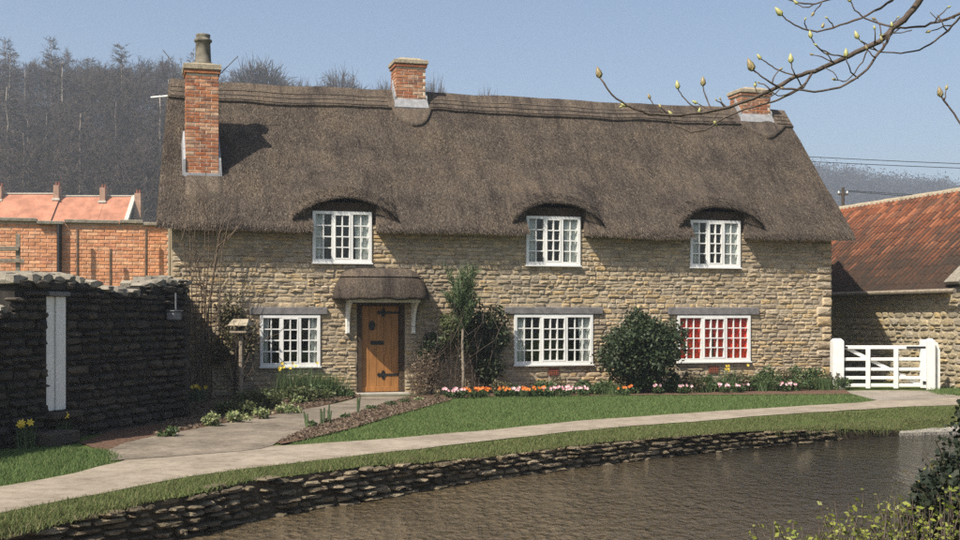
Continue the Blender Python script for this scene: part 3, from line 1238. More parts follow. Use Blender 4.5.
# bracket frame
la, lb = fac(349, 301, -.45)[0], fac(420, 301, -.45)[0]
MB().box((la, -.5, zb - .055), (lb, -.42, zb + .03)).build('beam', M['whitewood'], porch)
for a in (la, lb - .09):
    q = MB()
    q.box((a, -.42, zb - .05), (a + .08, .01, zb + .02))
    q.box((a, -.075, zb - .7), (a + .08, .01, zb - .052))
    P = []
    for t in range(9):
        f = t / 8
        cy, cz = -.43 + .37 * math.sin(f * math.pi / 2), zb - .06 - .6 * (1 - math.cos(f * math.pi / 2))
        P.append((cy, cz))
    VV = []
    for cy, cz in P:
        VV += [(a + .01, cy - .025, cz - .02), (a + .07, cy - .025, cz - .02), (a + .07, cy + .035, cz + .03), (a + .01, cy + .035, cz + .03)]
    FF = [(0, 1, 2, 3)]
    for t in range(8):
        for k in range(4):
            FF.append((t * 4 + k, t * 4 + (k + 1) % 4, t * 4 + 4 + (k + 1) % 4, t * 4 + 4 + k))
    q.add(VV, FF)
    q.build('bracket', M['whitewood'], porch)

# ---- thatched roof
PITCH = math.atan2(6.83 - EZ, HD / 2 + .33)
cp, sp = math.cos(PITCH), math.sin(PITCH)
LS = (HD / 2 + .33) / cp
YE = -.33
hood_px = {'UL': (291, 397, 345), 'UM': (510, 601, 556), 'UR': (676, 761, 717)}
HOODS = []
for k, (a, b, c) in hood_px.items():
    sa_ = fac(a, 217, .0)[0]
    sb_ = fac(b, 217, .0)[0]
    sc_ = fac(c, 200, -.1)[0]
    HOODS.append((sa_, sb_, sc_, WIN[k][0] - .015, WIN[k][1] + .09))


def hood(u):
    """(a in -1..1, hood height, lip position) at u"""
    for sa_, sb_, sc_, w0, w1 in HOODS:
        if sa_ < u < sb_:
            a = (u - sc_) / (sc_ - sa_) if u < sc_ else (u - sc_) / (sb_ - sc_)
            return a, .29 * max(0, 1 - abs(a) ** 2.4) ** .55, .27 + .37 * (1 - a * a)
    return 2.0, 0.0, .29


def roof_pt(u, v, off):
    nz_ = mnoise.noise(Vector((u * .55, v * .7, 2))) * .045 + mnoise.noise(Vector((u * 2.3, v * 2.3, 7))) * .018
    nose = -.05 * max(0, 1 - v / .16) ** 2
    o_ = off + nz_ * min(1, v / .2 + .15) + nose
    uu = u + (.3 * (v / LS) * max(0, min(1, (-3.4 - u) / 1.1)))
    sagz = .015 * math.sin(u * .8) + .03 * mnoise.noise(Vector((u * .9, 0, 5)))
    return (uu, YE + v * cp - o_ * sp, EZ + v * sp + o_ * cp + sagz)


U0, U1 = -4.62, 10.98
us = list(np.linspace(U0, U1, 290))
for hd in HOODS:
    us += [hd[3], hd[4]] + list(np.linspace(hd[0] + .002, hd[1] - .002, 46))
us = sorted(us)
us = [u for i, u in enumerate(us) if i == 0 or u - us[i - 1] > .004 or any(abs(u - e) < 1e-6 for h in HOODS for e in (h[3], h[4]))]
mlo, nhi = 8, 62
V, Fc, NRW = [], [], mlo + 1 + nhi + 1
cutcol = [any(h[3] - 1e-6 <= u <= h[4] + 1e-6 for h in HOODS) for u in us]
for u in us:
    a, hh, vl = hood(u)
    for r in range(mlo + 1):
        V.append(roof_pt(u, vl * r / mlo, 0))
    for r in range(nhi + 1):
        f = r / nhi
        v = vl + (LS - vl) * f ** 1.15
        dd = (v - vl) / 1.9
        off = hh * max(0, 1 - dd) ** 1.6 if dd < 1 else 0
        if hh > 0 and r == 0: off = max(0, off - .015)
        V.append(roof_pt(u, v, off))
nu = len(us)
for i in range(nu - 1):
    cut = cutcol[i] and cutcol[i + 1]
    for r in range(NRW - 1):
        if cut and r <= mlo: continue
        Fc.append((i * NRW + r, (i + 1) * NRW + r, (i + 1) * NRW + r + 1, i * NRW + r + 1))
# soffits: eave and hoods back to the wall
sof = {}
def sofv(i, r, y):
    x, yy, zz = V[i * NRW + r]
    V.append((x, y, zz + .012))
    return len(V) - 1
prev = None
for i in range(nu):
    r = mlo + 1 if cutcol[i] else 0
    k = sofv(i, r, .24)
    if prev is not None:
        pr, pk = prev
        if pr == r:
            Fc.append((i * NRW + r, (i - 1) * NRW + r, pk, k))
    prev = (r, k)
# cut cheeks either side of each upper window
for i in range(nu):
    if cutcol[i] and (i == 0 or not cutcol[i - 1] or not cutcol[i + 1]):
        ks = [sofv(i, r, .24) for r in range(mlo + 2)]
        k0 = sofv(i, 0, .24)
        for r in range(mlo + 1):
            Fc.append((i * NRW + r, i * NRW + r + 1, ks[r + 1], ks[r]))
# back slope
b0 = len(V)
nbk = 12
for i, u in enumerate(us[::4] + [us[-1]]):
    for r in range(nbk + 1):
        v = LS * r / nbk
        x, y, zz = roof_pt(u, v, 0)
        V.append((x, HD - y, zz))
nub = len(us[::4]) + 1
for i in range(nub - 1):
    for r in range(nbk):
        a = b0 + i * (nbk + 1) + r
        Fc.append((a, a + 1, a + nbk + 2, a + nbk + 1))
# verge thickness at both ends
for ui, sg in ((us[0], 1), (us[-1], -1)):
    b1 = len(V)
    for side in (0, 1):
        for r in range(nbk + 1):
            v = LS * r / nbk
            x, y, zz = roof_pt(ui, v, 0)
            y2, z2 = y + .34 * sp, zz - .34 * cp
            if side: y, y2 = HD - y, HD - y2
            V.append((x, y, zz))
            V.append((x + sg * .03, y2, max(z2, EZ - .01)))
            V.append((x + sg * .34, y2, max(z2, EZ - .01)))
        for r in range(nbk):
            a = b1 + side * (nbk + 1) * 3 + r * 3
            Fc.append((a, a + 1, a + 4, a + 3))
            Fc.append((a + 1, a + 2, a + 5, a + 4))
roof = ob('roof', mkmesh('roof', V, Fc, M['thatch'], True), cot)
# ridge capping, dipping into aprons under the two ridge chimneys
ch_mid, ch_right = 1.11, 10.02
def ridge_low(u):
    d = .60 + .025 * mnoise.noise(Vector((u * 1.7, 3, 1)))
    a = abs(u - ch_mid) / .46
    if a < 1: d = max(d, .60 + .62 * (1 - a ** 2.4))
    b = abs(u - (ch_right + .12)) / .62
    if b < 1: d = max(d, .60 + .5 * (1 - b ** 1.4))
    return d
V, Fc = [], []
ru = sorted(list(np.linspace(U0 + .02, U1 + .01, 150)) + list(np.linspace(ch_mid - .5, ch_mid + .5, 40)) + list(np.linspace(ch_right - .6, ch_right + .8, 40)))
nrr = 9
for u in ru:
    d = ridge_low(u)
    x, y, zz = roof_pt(u, LS - d, -.02)
    V.append((x, y, zz))
    for r in range(nrr):
        v = LS - d * (1 - r / (nrr - 1))
        V.append(roof_pt(u, v, .055 + .012 * mnoise.noise(Vector((u * 4, v * 6, 3)))))
    x, y, zz = roof_pt(u, LS, .1)
    V.append((x, HD / 2, zz + .02))
    for r in range(3):
        x, y, zz = roof_pt(u, LS - .6 * r / 2, .075)
        V.append((x, HD - y, zz))
nn = nrr + 1 + 1 + 3
for i in range(len(ru) - 1):
    for r in range(nn - 1):
        Fc.append((i * nn + r, (i + 1) * nn + r, (i + 1) * nn + r + 1, i * nn + r + 1))
rc = ob('ridge', mkmesh('ridge', V, Fc, M['ridge'], True), roof)
for u_e in (0, len(ru) - 1):
    pass
mb = MB()
for fr_ in (.1, .36, .62):
    pts = []
    for u in np.linspace(U0 + .05, U1 - .02, 110):
        if abs(u - ch_mid) < .42 or abs(u - ch_right) < .5:
            if len(pts) > 1: mb.tube(pts, .008, 4)
            pts = []
            continue
        pts.append(roof_pt(u, LS - .6 * (1 - fr_), .066))
    if len(pts) > 1: mb.tube(pts, .008, 4)
mb.build('hazel_rod', M['straw'], roof)
# apron below the left chimney
V, Fc = [], []
cl_s = -3.69
for i in range(13):
    f = i / 12
    u = cl_s - .42 + .84 * f
    lo = .62 + .08 * math.cos((f - .5) * math.pi)
    for r in range(7):
        v = (1.5 - .0) - lo * 1.0 + lo * r / 6 if r else 1.5 - lo
        V.append(roof_pt(u, v, -.02 if (r == 0 or i in (0, 12)) else .05))
for i in range(12):
    for r in range(6):
        Fc.append((i * 7 + r, (i + 1) * 7 + r, (i + 1) * 7 + r + 1, i * 7 + r + 1))
ob('thatch_apron', mkmesh('thatch_apron', V, Fc, M['ridge'], True), roof)

# loose straw ends, all over the slope, thickest along the edges
def straw(n, seed):
    rg_ = np.random.default_rng(seed)
    VV = []
    cnt = 0
    while cnt < n:
        u = rg_.uniform(U0, U1)
        a, hh, vl = hood(u)
        edge = rg_.random()
        if edge < .14:
            cut = any(h[3] <= u <= h[4] for h in HOODS)
            v = (vl if (cut or (hh > 0 and rg_.random() < .6)) else 0) + abs(rg_.normal()) * .05
        else:
            v = rg_.uniform(0, LS - .55)
        if v < vl:
            if any(h[3] <= u <= h[4] for h in HOODS): continue
            off = 0
        else:
            dd = (v - vl) / 1.9
            off = hh * max(0, 1 - dd) ** 1.6 if dd < 1 else 0
        p = np.array(roof_pt(u, v, off))
        ln = rg_.uniform(.05, .13)
        d = np.array([rg_.normal() * .25, -cp, -sp])
        nrm = np.array([0, -sp, cp])
        if hh > 0 and v >= vl and v - vl < .5:
            d = np.array([rg_.normal() * .25, -.9, -.35])
        tip = p + d * ln + nrm * rg_.uniform(.005, .03)
        s_ = np.array([1, 0, 0]) * rg_.uniform(.004, .009)
        VV += [p - s_, p + s_, tip]
        cnt += 1
    V = np.array(VV)
    return V, np.arange(len(V)).reshape(-1, 3)
V, Fc = straw(52000, 4)
o = ob('straw', mkmesh('straw', V, Fc, M['straw']), roof)
o['kind'] = 'stuff'

# ---- chimneys
def brick_template(seed):
    rg_ = random.Random(seed)
    j = lambda a: rg_.uniform(-a, a)
    V = [(-.5, .5, -.5), (.5, .5, -.5), (.5, .5, .5), (-.5, .5, .5)]
    V += [(-.5 + j(.01), -.42, -.5 + j(.03)), (.5 + j(.01), -.42, -.5 + j(.03)), (.5 + j(.01), -.42, .5 + j(.03)), (-.5 + j(.01), -.42, .5 + j(.03))]
    V += [(-.47, -.5 + j(.04), -.42), (.47, -.5 + j(.04), -.42), (.47, -.5 + j(.04), .42), (-.47, -.5 + j(.04), .42)]
    Fc = []
    for r in (0, 4):
        for k in range(4):
            a, b = r + k, r + (k + 1) % 4
            Fc += [(a, b, b + 4), (a, b + 4, a + 4)]
    Fc += [(8, 9, 10), (8, 10, 11)]
    return np.array(V), np.array(Fc)


BR_T = [brick_template(i) for i in range(8)]


def brick_face(rg_, x0, x1, z0, z1, y, rz=0.0, origin=(0, 0), bl=.212, bh=.06, jt=.015, dp=.06):
    """running-bond bricks on a vertical face; local x along the face"""
    out = []
    r = 0
    z = z0
    while z + bh <= z1 + .001:
        x = x0 - (0 if r % 2 == 0 else bl / 2)
        while x < x1 - .01:
            a, b = max(x, x0), min(x + bl, x1)
            if b - a > .03:
                cx, cz = (a + b) / 2, z + bh / 2
                c, s = math.cos(rz), math.sin(rz)
                yy = y + rg_.uniform(-.003, .004)
                out.append((origin[0] + cx * c - yy * s, origin[1] + cx * s + yy * c, cz, b - a, dp, bh, rz, rg_.randrange(8)))
            x += bl + jt
        z += bh + jt
        r += 1
    return out


def chimney(sc_, yc, w_, d_, z0, z1, label=None, flash_z=None, seed=1):
    rg_ = random.Random(seed)
    core = MB().box((sc_ - w_ / 2 + .012, yc - d_ / 2 + .012, z0 - .3), (sc_ + w_ / 2 - .012, yc + d_ / 2 - .012, z1)).build('chimney', M['brickmortar'], cot)
    if label: core['label'] = label
    yf = yc - d_ / 2
    fr_ = brick_face(rg_, sc_ - w_ / 2 + .062, sc_ + w_ / 2 - .062, z0, z1, yf + .03)
    # corner bricks belong to the front face: widen the outermost ones
    fr2 = []
    for it in fr_:
        x, y, z, ww, dd, hh, rz, k = it
        l, r_ = x - ww / 2, x + ww / 2
        if l < sc_ - w_ / 2 + .07: l = sc_ - w_ / 2
        if r_ > sc_ + w_ / 2 - .07: r_ = sc_ + w_ / 2
        fr2.append(((l + r_) / 2, y, z, r_ - l, dd, hh, rz, k))
    place_pieces(core, fr2, BR_T, M['brick'], 'brick', 300, 'brick')
    side = []
    side += brick_face(rg_, -d_ / 2 + .062, d_ / 2, z0, z1, .03, R(90), (sc_ + w_ / 2, yc))
    side = [(sc_ + w_ / 2 - .03, it[1], *it[2:]) for it in side]
    s2 = brick_face(rg_, -d_ / 2, d_ / 2 - .062, z0, z1, .03, R(-90), (sc_ - w_ / 2, yc))
    side += [(sc_ - w_ / 2 + .03, it[1], *it[2:]) for it in s2]
    side += brick_face(rg_, -w_ / 2 + .062, w_ / 2 - .062, z0, z1, .03, R(180), (sc_, yc + d_ / 2))
    place_pieces(core, side, BR_T, M['brick'], 'brick', 0, 'side_brickwork')
    return core


# left stack on the front slope
lw_, ld_ = .66, .66
c1 = chimney(cl_s, .75 + ld_ / 2, lw_, ld_, 4.45, 6.66, 'tall brick chimney with a clay pot near the left end', seed=2)
def cap(core, sc_, yc, w_, d_, z1, th=(.075, .075, .06)):
    MB().box((sc_ - w_ / 2 - .03, yc - d_ / 2 - .03, z1), (sc_ + w_ / 2 + .03, yc + d_ / 2 + .03, z1 + th[0]), bev=.008).build('corbel_course', M['brick'], core)
    MB().box((sc_ - w_ / 2 - .055, yc - d_ / 2 - .055, z1 + th[0] + .002), (sc_ + w_ / 2 + .055, yc + d_ / 2 + .055, z1 + th[0] + th[1]), bev=.012).build('cap_course', M['cement'], core)
    zt_ = z1 + th[0] + th[1]
    V = [(sc_ - w_ / 2, yc - d_ / 2, zt_ + .001), (sc_ + w_ / 2, yc - d_ / 2, zt_ + .001), (sc_ + w_ / 2, yc + d_ / 2, zt_ + .001), (sc_ - w_ / 2, yc + d_ / 2, zt_ + .001),
         (sc_ - w_ * .3, yc - d_ * .3, zt_ + th[2]), (sc_ + w_ * .3, yc - d_ * .3, zt_ + th[2]), (sc_ + w_ * .3, yc + d_ * .3, zt_ + th[2]), (sc_ - w_ * .3, yc + d_ * .3, zt_ + th[2])]
    mkf = [(4, 5, 6, 7), (0, 1, 5, 4), (1, 2, 6, 5), (2, 3, 7, 6), (3, 0, 4, 7)]
    ob('mortar_flaunching', mkmesh('mortar_flaunching', V, mkf, M['cement']), core)
    return zt_
zt1 = cap(c1, cl_s, .75 + ld_ / 2, lw_, ld_, 6.66, (.075, .12, .05))
MB().lathe((cl_s + .03, .75 + ld_ / 2, zt1 + .02), [(.2, 0), (.195, .05), (.165, .1), (.15, .48), (.17, .5), (.185, .515), (.185, .55), (.15, .565), (.14, .6), (.15, .63), (.15, .66), (.11, .66), (.11, .5)], 18).build('chimney_pot', M['pot'], c1, True)
# lead flashing at its foot
q = MB()
yf = .75
q.box((cl_s - .37, yf - .035, 4.46), (cl_s + .37, yf - .002, 4.6), bev=.004)
q.build('lead_apron', M['lead'], c1)
for sg in (-1, 1):
    q = MB()
    x0 = cl_s + sg * (lw_ / 2 + .004)
    x1 = cl_s + sg * (lw_ / 2 + .07)
    ys = (yf - .03, yf + ld_)
    zz = [EZ + (y - YE) / cp * sp + .0 for y in ys]
    V = [(x0, ys[0], zz[0] + .02), (x0, ys[1], zz[1] + .02), (x0, ys[1], zz[1] + .3), (x0, ys[0], zz[0] + .35),
         (x1, ys[0], zz[0] + .0), (x1, ys[1], zz[1] + .0), (x1 - sg * .03, ys[1], zz[1] + .28), (x1 - sg * .02, ys[0], zz[0] + .33)]
    q.add(V, [(0, 1, 2, 3), (7, 6, 5, 4), (0, 4, 5, 1), (1, 5, 6, 2), (2, 6, 7, 3), (3, 7, 4, 0)])
    q.build('lead_flashing', M['lead'], c1)
# middle and right stacks on the ridge
for nm, sc_, yc, w_, d_, zb_, zt_, lab, sd in (('m', ch_mid, HD / 2 - .04, .7, .62, 6.42, 7.42, 'squat brick chimney on the middle of the thatch ridge', 5), ('r', ch_right, HD / 2 + .02, .82, .62, 6.42, 7.2, 'short brick chimney at the right end of the ridge', 6)):
    c2 = chimney(sc_, yc, w_, d_, zb_, zt_, lab, seed=sd)
    cap(c2, sc_, yc, w_, d_, zt_, (.07, .1, .07))
    q = MB()
    yf = yc - d_ / 2
    zf = EZ + (yf - YE) / cp * sp + .1
    q.add([(sc_ - w_ / 2 - .06, yf - .1, zf - .09), (sc_ + w_ / 2 + .06, yf - .1, zf - .09), (sc_ + w_ / 2 + .03, yf - .004, zf + .12), (sc_ - w_ / 2 - .03, yf - .004, zf + .12),
           (sc_ - w_ / 2 - .06, yf - .08, zf - .14), (sc_ + w_ / 2 + .06, yf - .08, zf - .14), (sc_ + w_ / 2 + .03, yf - .001, zf + .0), (sc_ - w_ / 2 - .03, yf - .001, zf + .0)],
          [(0, 1, 2, 3), (7, 6, 5, 4), (0, 4, 5, 1), (1, 5, 6, 2), (2, 6, 7, 3), (3, 7, 4, 0)])
    q.build('lead_apron', M['lead'], c2)
    for sg in (-1, 1):
        q = MB()
        x0 = sc_ + sg * (w_ / 2 + .003)
        x1 = sc_ + sg * (w_ / 2 + .035)
        zr = EZ + (HD / 2 - YE) / cp * sp
        V = []
        for x in (x0, x1):
            V += [(x, yf - .02, zf - .02), (x, HD / 2, zr + .1), (x, HD / 2, zr + .34), (x, yf - .02, zf + .16)]
        q.add(V, [(0, 1, 2, 3), (7, 6, 5, 4), (0, 4, 5, 1), (1, 5, 6, 2), (2, 6, 7, 3), (3, 7, 4, 0)])
        q.build('lead_flashing', M['lead'], c2)

# ---- aerials by the left chimney
ae = empty('tv_aerial', h2w(cl_s, 1.5, 6.4), TH, 'thin cross-shaped television aerial behind the tall left chimney', 'aerial')
q = MB()
q.tube([(-.02, .0, -.5), (-.02, 0, .4)], .018, 6)
q.build('mast', M['grey_metal'], ae)
mi = ae.matrix_basis.inverted()
for a, b in (((163, 50), (190, 84)), ((238, 56), (214, 80))):
    pa, pb = mi @ at(a[0], a[1], 25.6), mi @ at(b[0], b[1], 25.6)
    MB().tube([pa, pb, (-.02, 0, .1)], .011, 5).build('rod', M['grey_metal'], ae)
o = MB().tube([at(151, 97.5, 27.5), at(180, 95, 27.4)], .022, 6).build('vent_pole', M['whitewood'])
tag(o, 'pale pole sticking out left from the thatch beside the tall chimney', 'pole')

# ================================================================ GARDEN WALL ON THE LEFT
def seg_frame(A, B):
    d = Vector((B[0] - A[0], B[1] - A[1]))
    return d.length, math.atan2(d.y, d.x)


def along(A, B, px):
    """distance along A->B at which it crosses picture column px"""
    k = (px - 480) / F
    dx, dy = B[0] - A[0], B[1] - A[1]
    t = (k * A[1] - A[0]) / (dx - k * dy)
    return t * math.hypot(dx, dy)


def hz_at(A, B, px, py):
    L_ = math.hypot(B[0] - A[0], B[1] - A[1])
    t = along(A, B, px) / L_
    D = A[1] + (B[1] - A[1]) * t
    return along(A, B, px), CZ + (HY - py) * D / F


WA, WB = (-6.95, 10.48), (-4.75, 19.3)
WC = (-5.93, 24.05)
LW, AW = seg_frame(WA, WB)
gw = empty('garden_wall', (WA[0], WA[1], 0), AW, 'shaded dry stone garden wall with a narrow white door, lit along its top', 'stone wall')
prof = [(-60, 312), (17.5, 312), (18, 281), (40, 280), (85, 282), (100, 288), (118, 294), (137, 294), (141, 287), (162, 287), (163, 284), (185, 284)]
PT = [hz_at(WA, WB, x, y) for x, y in prof]
def wtop(t):
    if t <= PT[0][0]: return PT[0][1]
    for (a, za), (b, zb_) in zip(PT[:-1], PT[1:]):
        if t <= b: return za + (zb_ - za) * (t - a) / max(1e-6, b - a)
    return PT[-1][1]
d0, dz1 = hz_at(WA, WB, 47.5, 294.5)
d1, _ = hz_at(WA, WB, 66, 294.5)
_, dz0 = hz_at(WA, WB, 57, 411.5)
mb = MB()
n = 60
cuts = sorted(set([LW * i / n for i in range(n + 1)] + [d0, d1]))
for a, b in zip(cuts[:-1], cuts[1:]):
    t_ = (a + b) / 2
    zt_ = wtop(t_)
    if d0 <= t_ <= d1:
        mb.box((a, .02, -.1), (b, .42, dz0))
        mb.box((a, .02, dz1), (b, .42, zt_))
        mb.box((a, .25, dz0), (b, .42, dz1))
    else:
        mb.box((a, .02, -.1), (b, .42, zt_))
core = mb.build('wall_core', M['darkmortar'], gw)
rg = random.Random(31)
zmax = 2.3
ss = lay_courses(rg, 0.0, LW, -.02, zmax, (.07, .15), (.14, .44), [(d0 - .03, d1 + .03, dz0 - .02, dz1 + .03)], wtop, .02)
items = [(x, .03 if x < LW - .68 else -.02, z, w_, rg.uniform(.05, .11), h_, rg.uniform(-.05, .05), rg.randrange(26)) for x, z, w_, h_ in ss]
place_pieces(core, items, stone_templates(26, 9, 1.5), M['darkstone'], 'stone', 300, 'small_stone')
# rubble top
items = []
x = 0.0
while x < LW:
    w_ = rg.uniform(.18, .42)
    h_ = rg.uniform(.1, .17)
    items.append((x + w_ / 2, .14, wtop(x + w_ / 2) + .02, w_ - .01, rg.uniform(.13, .2), h_, rg.uniform(-.1, .1), rg.randrange(26)))
    items.append((x + w_ / 2 + .1, .34, wtop(x + w_ / 2) + .05, w_ + .03, rg.uniform(.13, .2), h_ * 1.15, rg.uniform(-.1, .1), rg.randrange(26)))
    x += w_
place_pieces(core, items, stone_templates(26, 14, 1.9), M['copingstone'], 'coping_stone', 300, 'coping_stone')
# narrow white door, two boards, in its opening
dd = MB().box((d0 + .004, .1, dz0 + .004), (d1 - .004, .13, dz1 - .004)).build('door', M['whitewood'], gw)
dd['label'] = 'narrow white painted boarded door in the shaded wall'
mid = d0 + (d1 - d0) * .45
MB().box((d0 + .006, .02, dz0 + .01), (mid - .012, .098, dz1 - .02), bev=.01).build('board', M['whitewood'], dd)
MB().box((mid + .006, .0, dz0 + .01), (d1 - .006, .098, dz1 - .02), bev=.01).build('board', M['whitewood'], dd)
MB().box((d0 - .02, -.05, dz1 - .018), (d1 + .03, .2, dz1 + .04), bev=.008).build('lintel', M['lintel'], dd)
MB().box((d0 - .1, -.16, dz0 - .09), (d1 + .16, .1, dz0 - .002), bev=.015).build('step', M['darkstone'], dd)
# second stretch running to the house
LW2, AW2 = seg_frame(WB, WC)
g2 = empty('garden_wall', (WB[0], WB[1], 0), AW2, 'stone wall joining the garden wall pillar to the left corner of the cottage', 'stone wall')
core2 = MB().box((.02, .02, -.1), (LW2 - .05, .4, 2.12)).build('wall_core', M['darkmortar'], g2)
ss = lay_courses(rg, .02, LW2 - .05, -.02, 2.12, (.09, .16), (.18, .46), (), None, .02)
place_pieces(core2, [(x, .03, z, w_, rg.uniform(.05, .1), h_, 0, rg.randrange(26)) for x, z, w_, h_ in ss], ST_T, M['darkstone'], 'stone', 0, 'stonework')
items = []
x = 0.0
while x < LW2 - .1:
    w_ = rg.uniform(.2, .42)
    items.append((x + w_ / 2, .2, 2.14, w_, .22, .14, rg.uniform(-.1, .1), rg.randrange(26)))
    x += w_
place_pieces(core2, items, ST_T, M['copingstone'], 'coping_stone', 300, 'coping_stone')
# sunlit wall behind the low left end
g3 = empty('garden_wall', (-11.6, 16.6, 0), R(6), 'pale sunlit stone wall at the far left edge beside the dark garden wall', 'stone wall')
core3 = MB().box((0, .02, -.1), (5.05, .4, 2.2)).build('wall_core', M['mortar'], g3)
ss = lay_courses(rg, 0, 5.05, .5, 2.2, (.12, .2), (.2, .5), (), None, .014)
place_pieces(core3, [(x, .03, z, w_, rg.uniform(.04, .07), h_, 0, rg.randrange(26)) for x, z, w_, h_ in ss], ST_T, M['stone'], 'stone', 300, 'stonework')
MB().box((-.05, -.04, 2.2), (5.05, .45, 2.26), bev=.02).build('coping', M['copingstone'], core3)
# grey box and pipe on the wall pillar
bx_, bz = hz_at(WA, WB, 161, 320)
bx2, bz2 = hz_at(WA, WB, 171, 312)
bp = empty('wall_box', gw.matrix_basis @ Vector((bx_, -.1, bz)), AW, 'small grey box with a pipe fixed to the shaded wall pillar', 'box')
MB().box((0, -.12, 0), (.24, .0, .13), bev=.012).build('casing', M['grey_metal'], bp)
MB().box((-.02, -.14, .132), (.26, .0, .15), bev=.004).build('lid', M['grey_metal'], bp)
MB().tube([(.19, -.05, .14), (.19, -.05, .42)], .015, 6).build('pipe', M['grey_metal'], bp)
MB().box((.1, .0, .04), (.15, .12, .09)).build('bracket', M['iron'], bp)
# stone trough under the white door
tp = gnd(83, 447)
o = MB()
o.box((-.32, -.16, .0), (.32, .16, .17), bev=.02)
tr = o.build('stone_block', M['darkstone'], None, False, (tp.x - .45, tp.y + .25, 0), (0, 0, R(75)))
tag(tr, 'low dark stone block on the ground below the white wall door', 'stone block')

# ================================================================ BRICK WALL, STAKES, FENCE
bwz = 3.58
bo = h2w(-4.36, 1.5, 0)
bkw = empty('brick_wall', bo, TH, 'high orange brick wall with stone coping left of the cottage', 'brick wall')
BL = 8.2
core = MB().box((-BL, .012, 0), (0, .3, bwz)).build('wall_core', M['wallmortar'], bkw)
rg = random.Random(41)
it = brick_face(rg, -BL, 0, .02, bwz - .03, .03)
vis = lambda q: (1000 if (q[2] > 2.3 and q[0] > -3.7) else 0) + q[3] + q[2] * .1
place_pieces(core, it, BR_T, M['wallbrick'], 'brick', 300, 'brickwork', key=vis)
def bx(px):
    return fac(px, 250, 1.5)[0] + 4.36
x0 = -BL
for a, b, dz, ins in ((bx(-210), bx(37), 0, 0), (bx(37), bx(64), -.05, .03), (bx(64.5), bx(119), -.01, 0), (bx(119.5), bx(143), .005, 0), (bx(143.5), bx(171), -.035, 0)):
    MB().box((a, -.07 - ins, bwz + dz), (b - .006, .36, bwz + .075 + dz), bev=.012).build('coping_slab', M['copingstone'], bkw)
xa = bx(59.5)
q = MB().tube([(xa, -.08, .0), (xa, -.08, bwz - .06)], .05, 8)
q.build('drainpipe', M['iron'], bkw)
for px, y0, y1 in ((78, 230, 0), (110.5, 249, 0), (146, 229, 0)):
    s_, zt_ = fac(px, y0, 1.3)
    o = MB().tube([(0, 0, -.1), (rnd.uniform(-.03, .03), 0, zt_)], [.036, .03], 7).build('garden_stake', M['darkwood'], None, True, h2w(s_, 1.3, 0))
    tag(o, {78: 'tall dark stake against the brick wall, nearest the drainpipe', 110.5: 'shortest dark stake standing against the brick wall', 146: 'tall dark stake against the brick wall nearest the cottage'}[px], 'stake', 'stakes against the brick wall')
fe = empty('rail_fence', (at(18, 316, 23)[0], 23, 0), TH, 'weathered post and rail fence in front of the brick wall', 'fence')
def fz(py): return CZ + (HY - py) * 23 / F
for xx in (0, -1.35, -2.7):
    MB().box((xx - .04, -.04, 0), (xx + .04, .04, fz(234)), bev=.008).build('post', M['postwood'], fe)
MB().box((-3.0, -.085, fz(251)), (.1, -.042, fz(246.5)), Matrix.Rotation(R(-1.6), 4, 'Y'), .006).build('rail', M['postwood'], fe)
MB().box((-3.0, -.085, fz(263)), (.12, -.042, fz(259)), None, .006).build('rail', M['postwood'], fe)

# ================================================================ BARN AND GATE ON THE RIGHT
BX, BY = 10.75, 27.35
barn = empty('stone_barn', (BX, BY, 0), TH, 'low stone barn with a mossy red pantile roof behind the gate', 'barn')
BLN, BHW, BEZ, BRZ = 13.0, 3.0, 2.26, 4.89
core = MB().box((0.02, .0, -.1), (.4, BLN, BEZ + .05)).build('wall', M['barnmortar'], barn)
rg = random.Random(51)
ss = lay_courses(rg, -.42, BLN, .0, BEZ, (.1, .2), (.16, .46), (), None, .02)
items = [(.03, t_, z, w_, rg.uniform(.035, .07), h_, R(-90), rg.randrange(26)) for t_, z, w_, h_ in ss]
place_pieces(core, items, stone_templates(26, 17, 1.5), M['barnstone'], 'stone', 300, 'small_stone', key=lambda q: (100 if q[1] < 6.5 else 0) + q[3] * q[5])
MB().box((.41, BLN - .4, 0), (2 * BHW - .4, BLN, BEZ)).build('end_wall', M['barnmortar'], barn)
MB().box((2 * BHW - .4, 0, 0), (2 * BHW, BLN, BEZ)).build('side_wall', M['barnmortar'], barn)
# near gable with raking coping
q = MB()
q.add([(.02, -.02, 0), (2 * BHW, -.02, 0), (2 * BHW, -.02, BEZ), (BHW, -.02, BRZ + .12), (.02, -.02, BEZ), (.02, -.4, 0), (2 * BHW, -.4, 0), (2 * BHW, -.4, BEZ), (BHW, -.4, BRZ + .12), (.02, -.4, BEZ)],
      [(0, 1, 2, 3, 4), (9, 8, 7, 6, 5), (5, 6, 1, 0), (6, 7, 2, 1), (7, 8, 3, 2), (8, 9, 4, 3), (9, 5, 0, 4)])
q.build('gable', M['barnmortar'], barn)
an = math.atan2(BRZ - BEZ, BHW)
ncp = 7
Lr = math.hypot(BRZ - BEZ, BHW)
for i in range(ncp):
    a, b = Lr * i / ncp, Lr * (i + 1) / ncp
    q = MB().box((a, -.46, .1), (b - .01, .04, .2), Matrix.Translation((-.06, 0, BEZ + .02)) @ Matrix.Rotation(-an, 4, 'Y'), .012)
    q.build('coping_slab', M['copingstone'], barn)
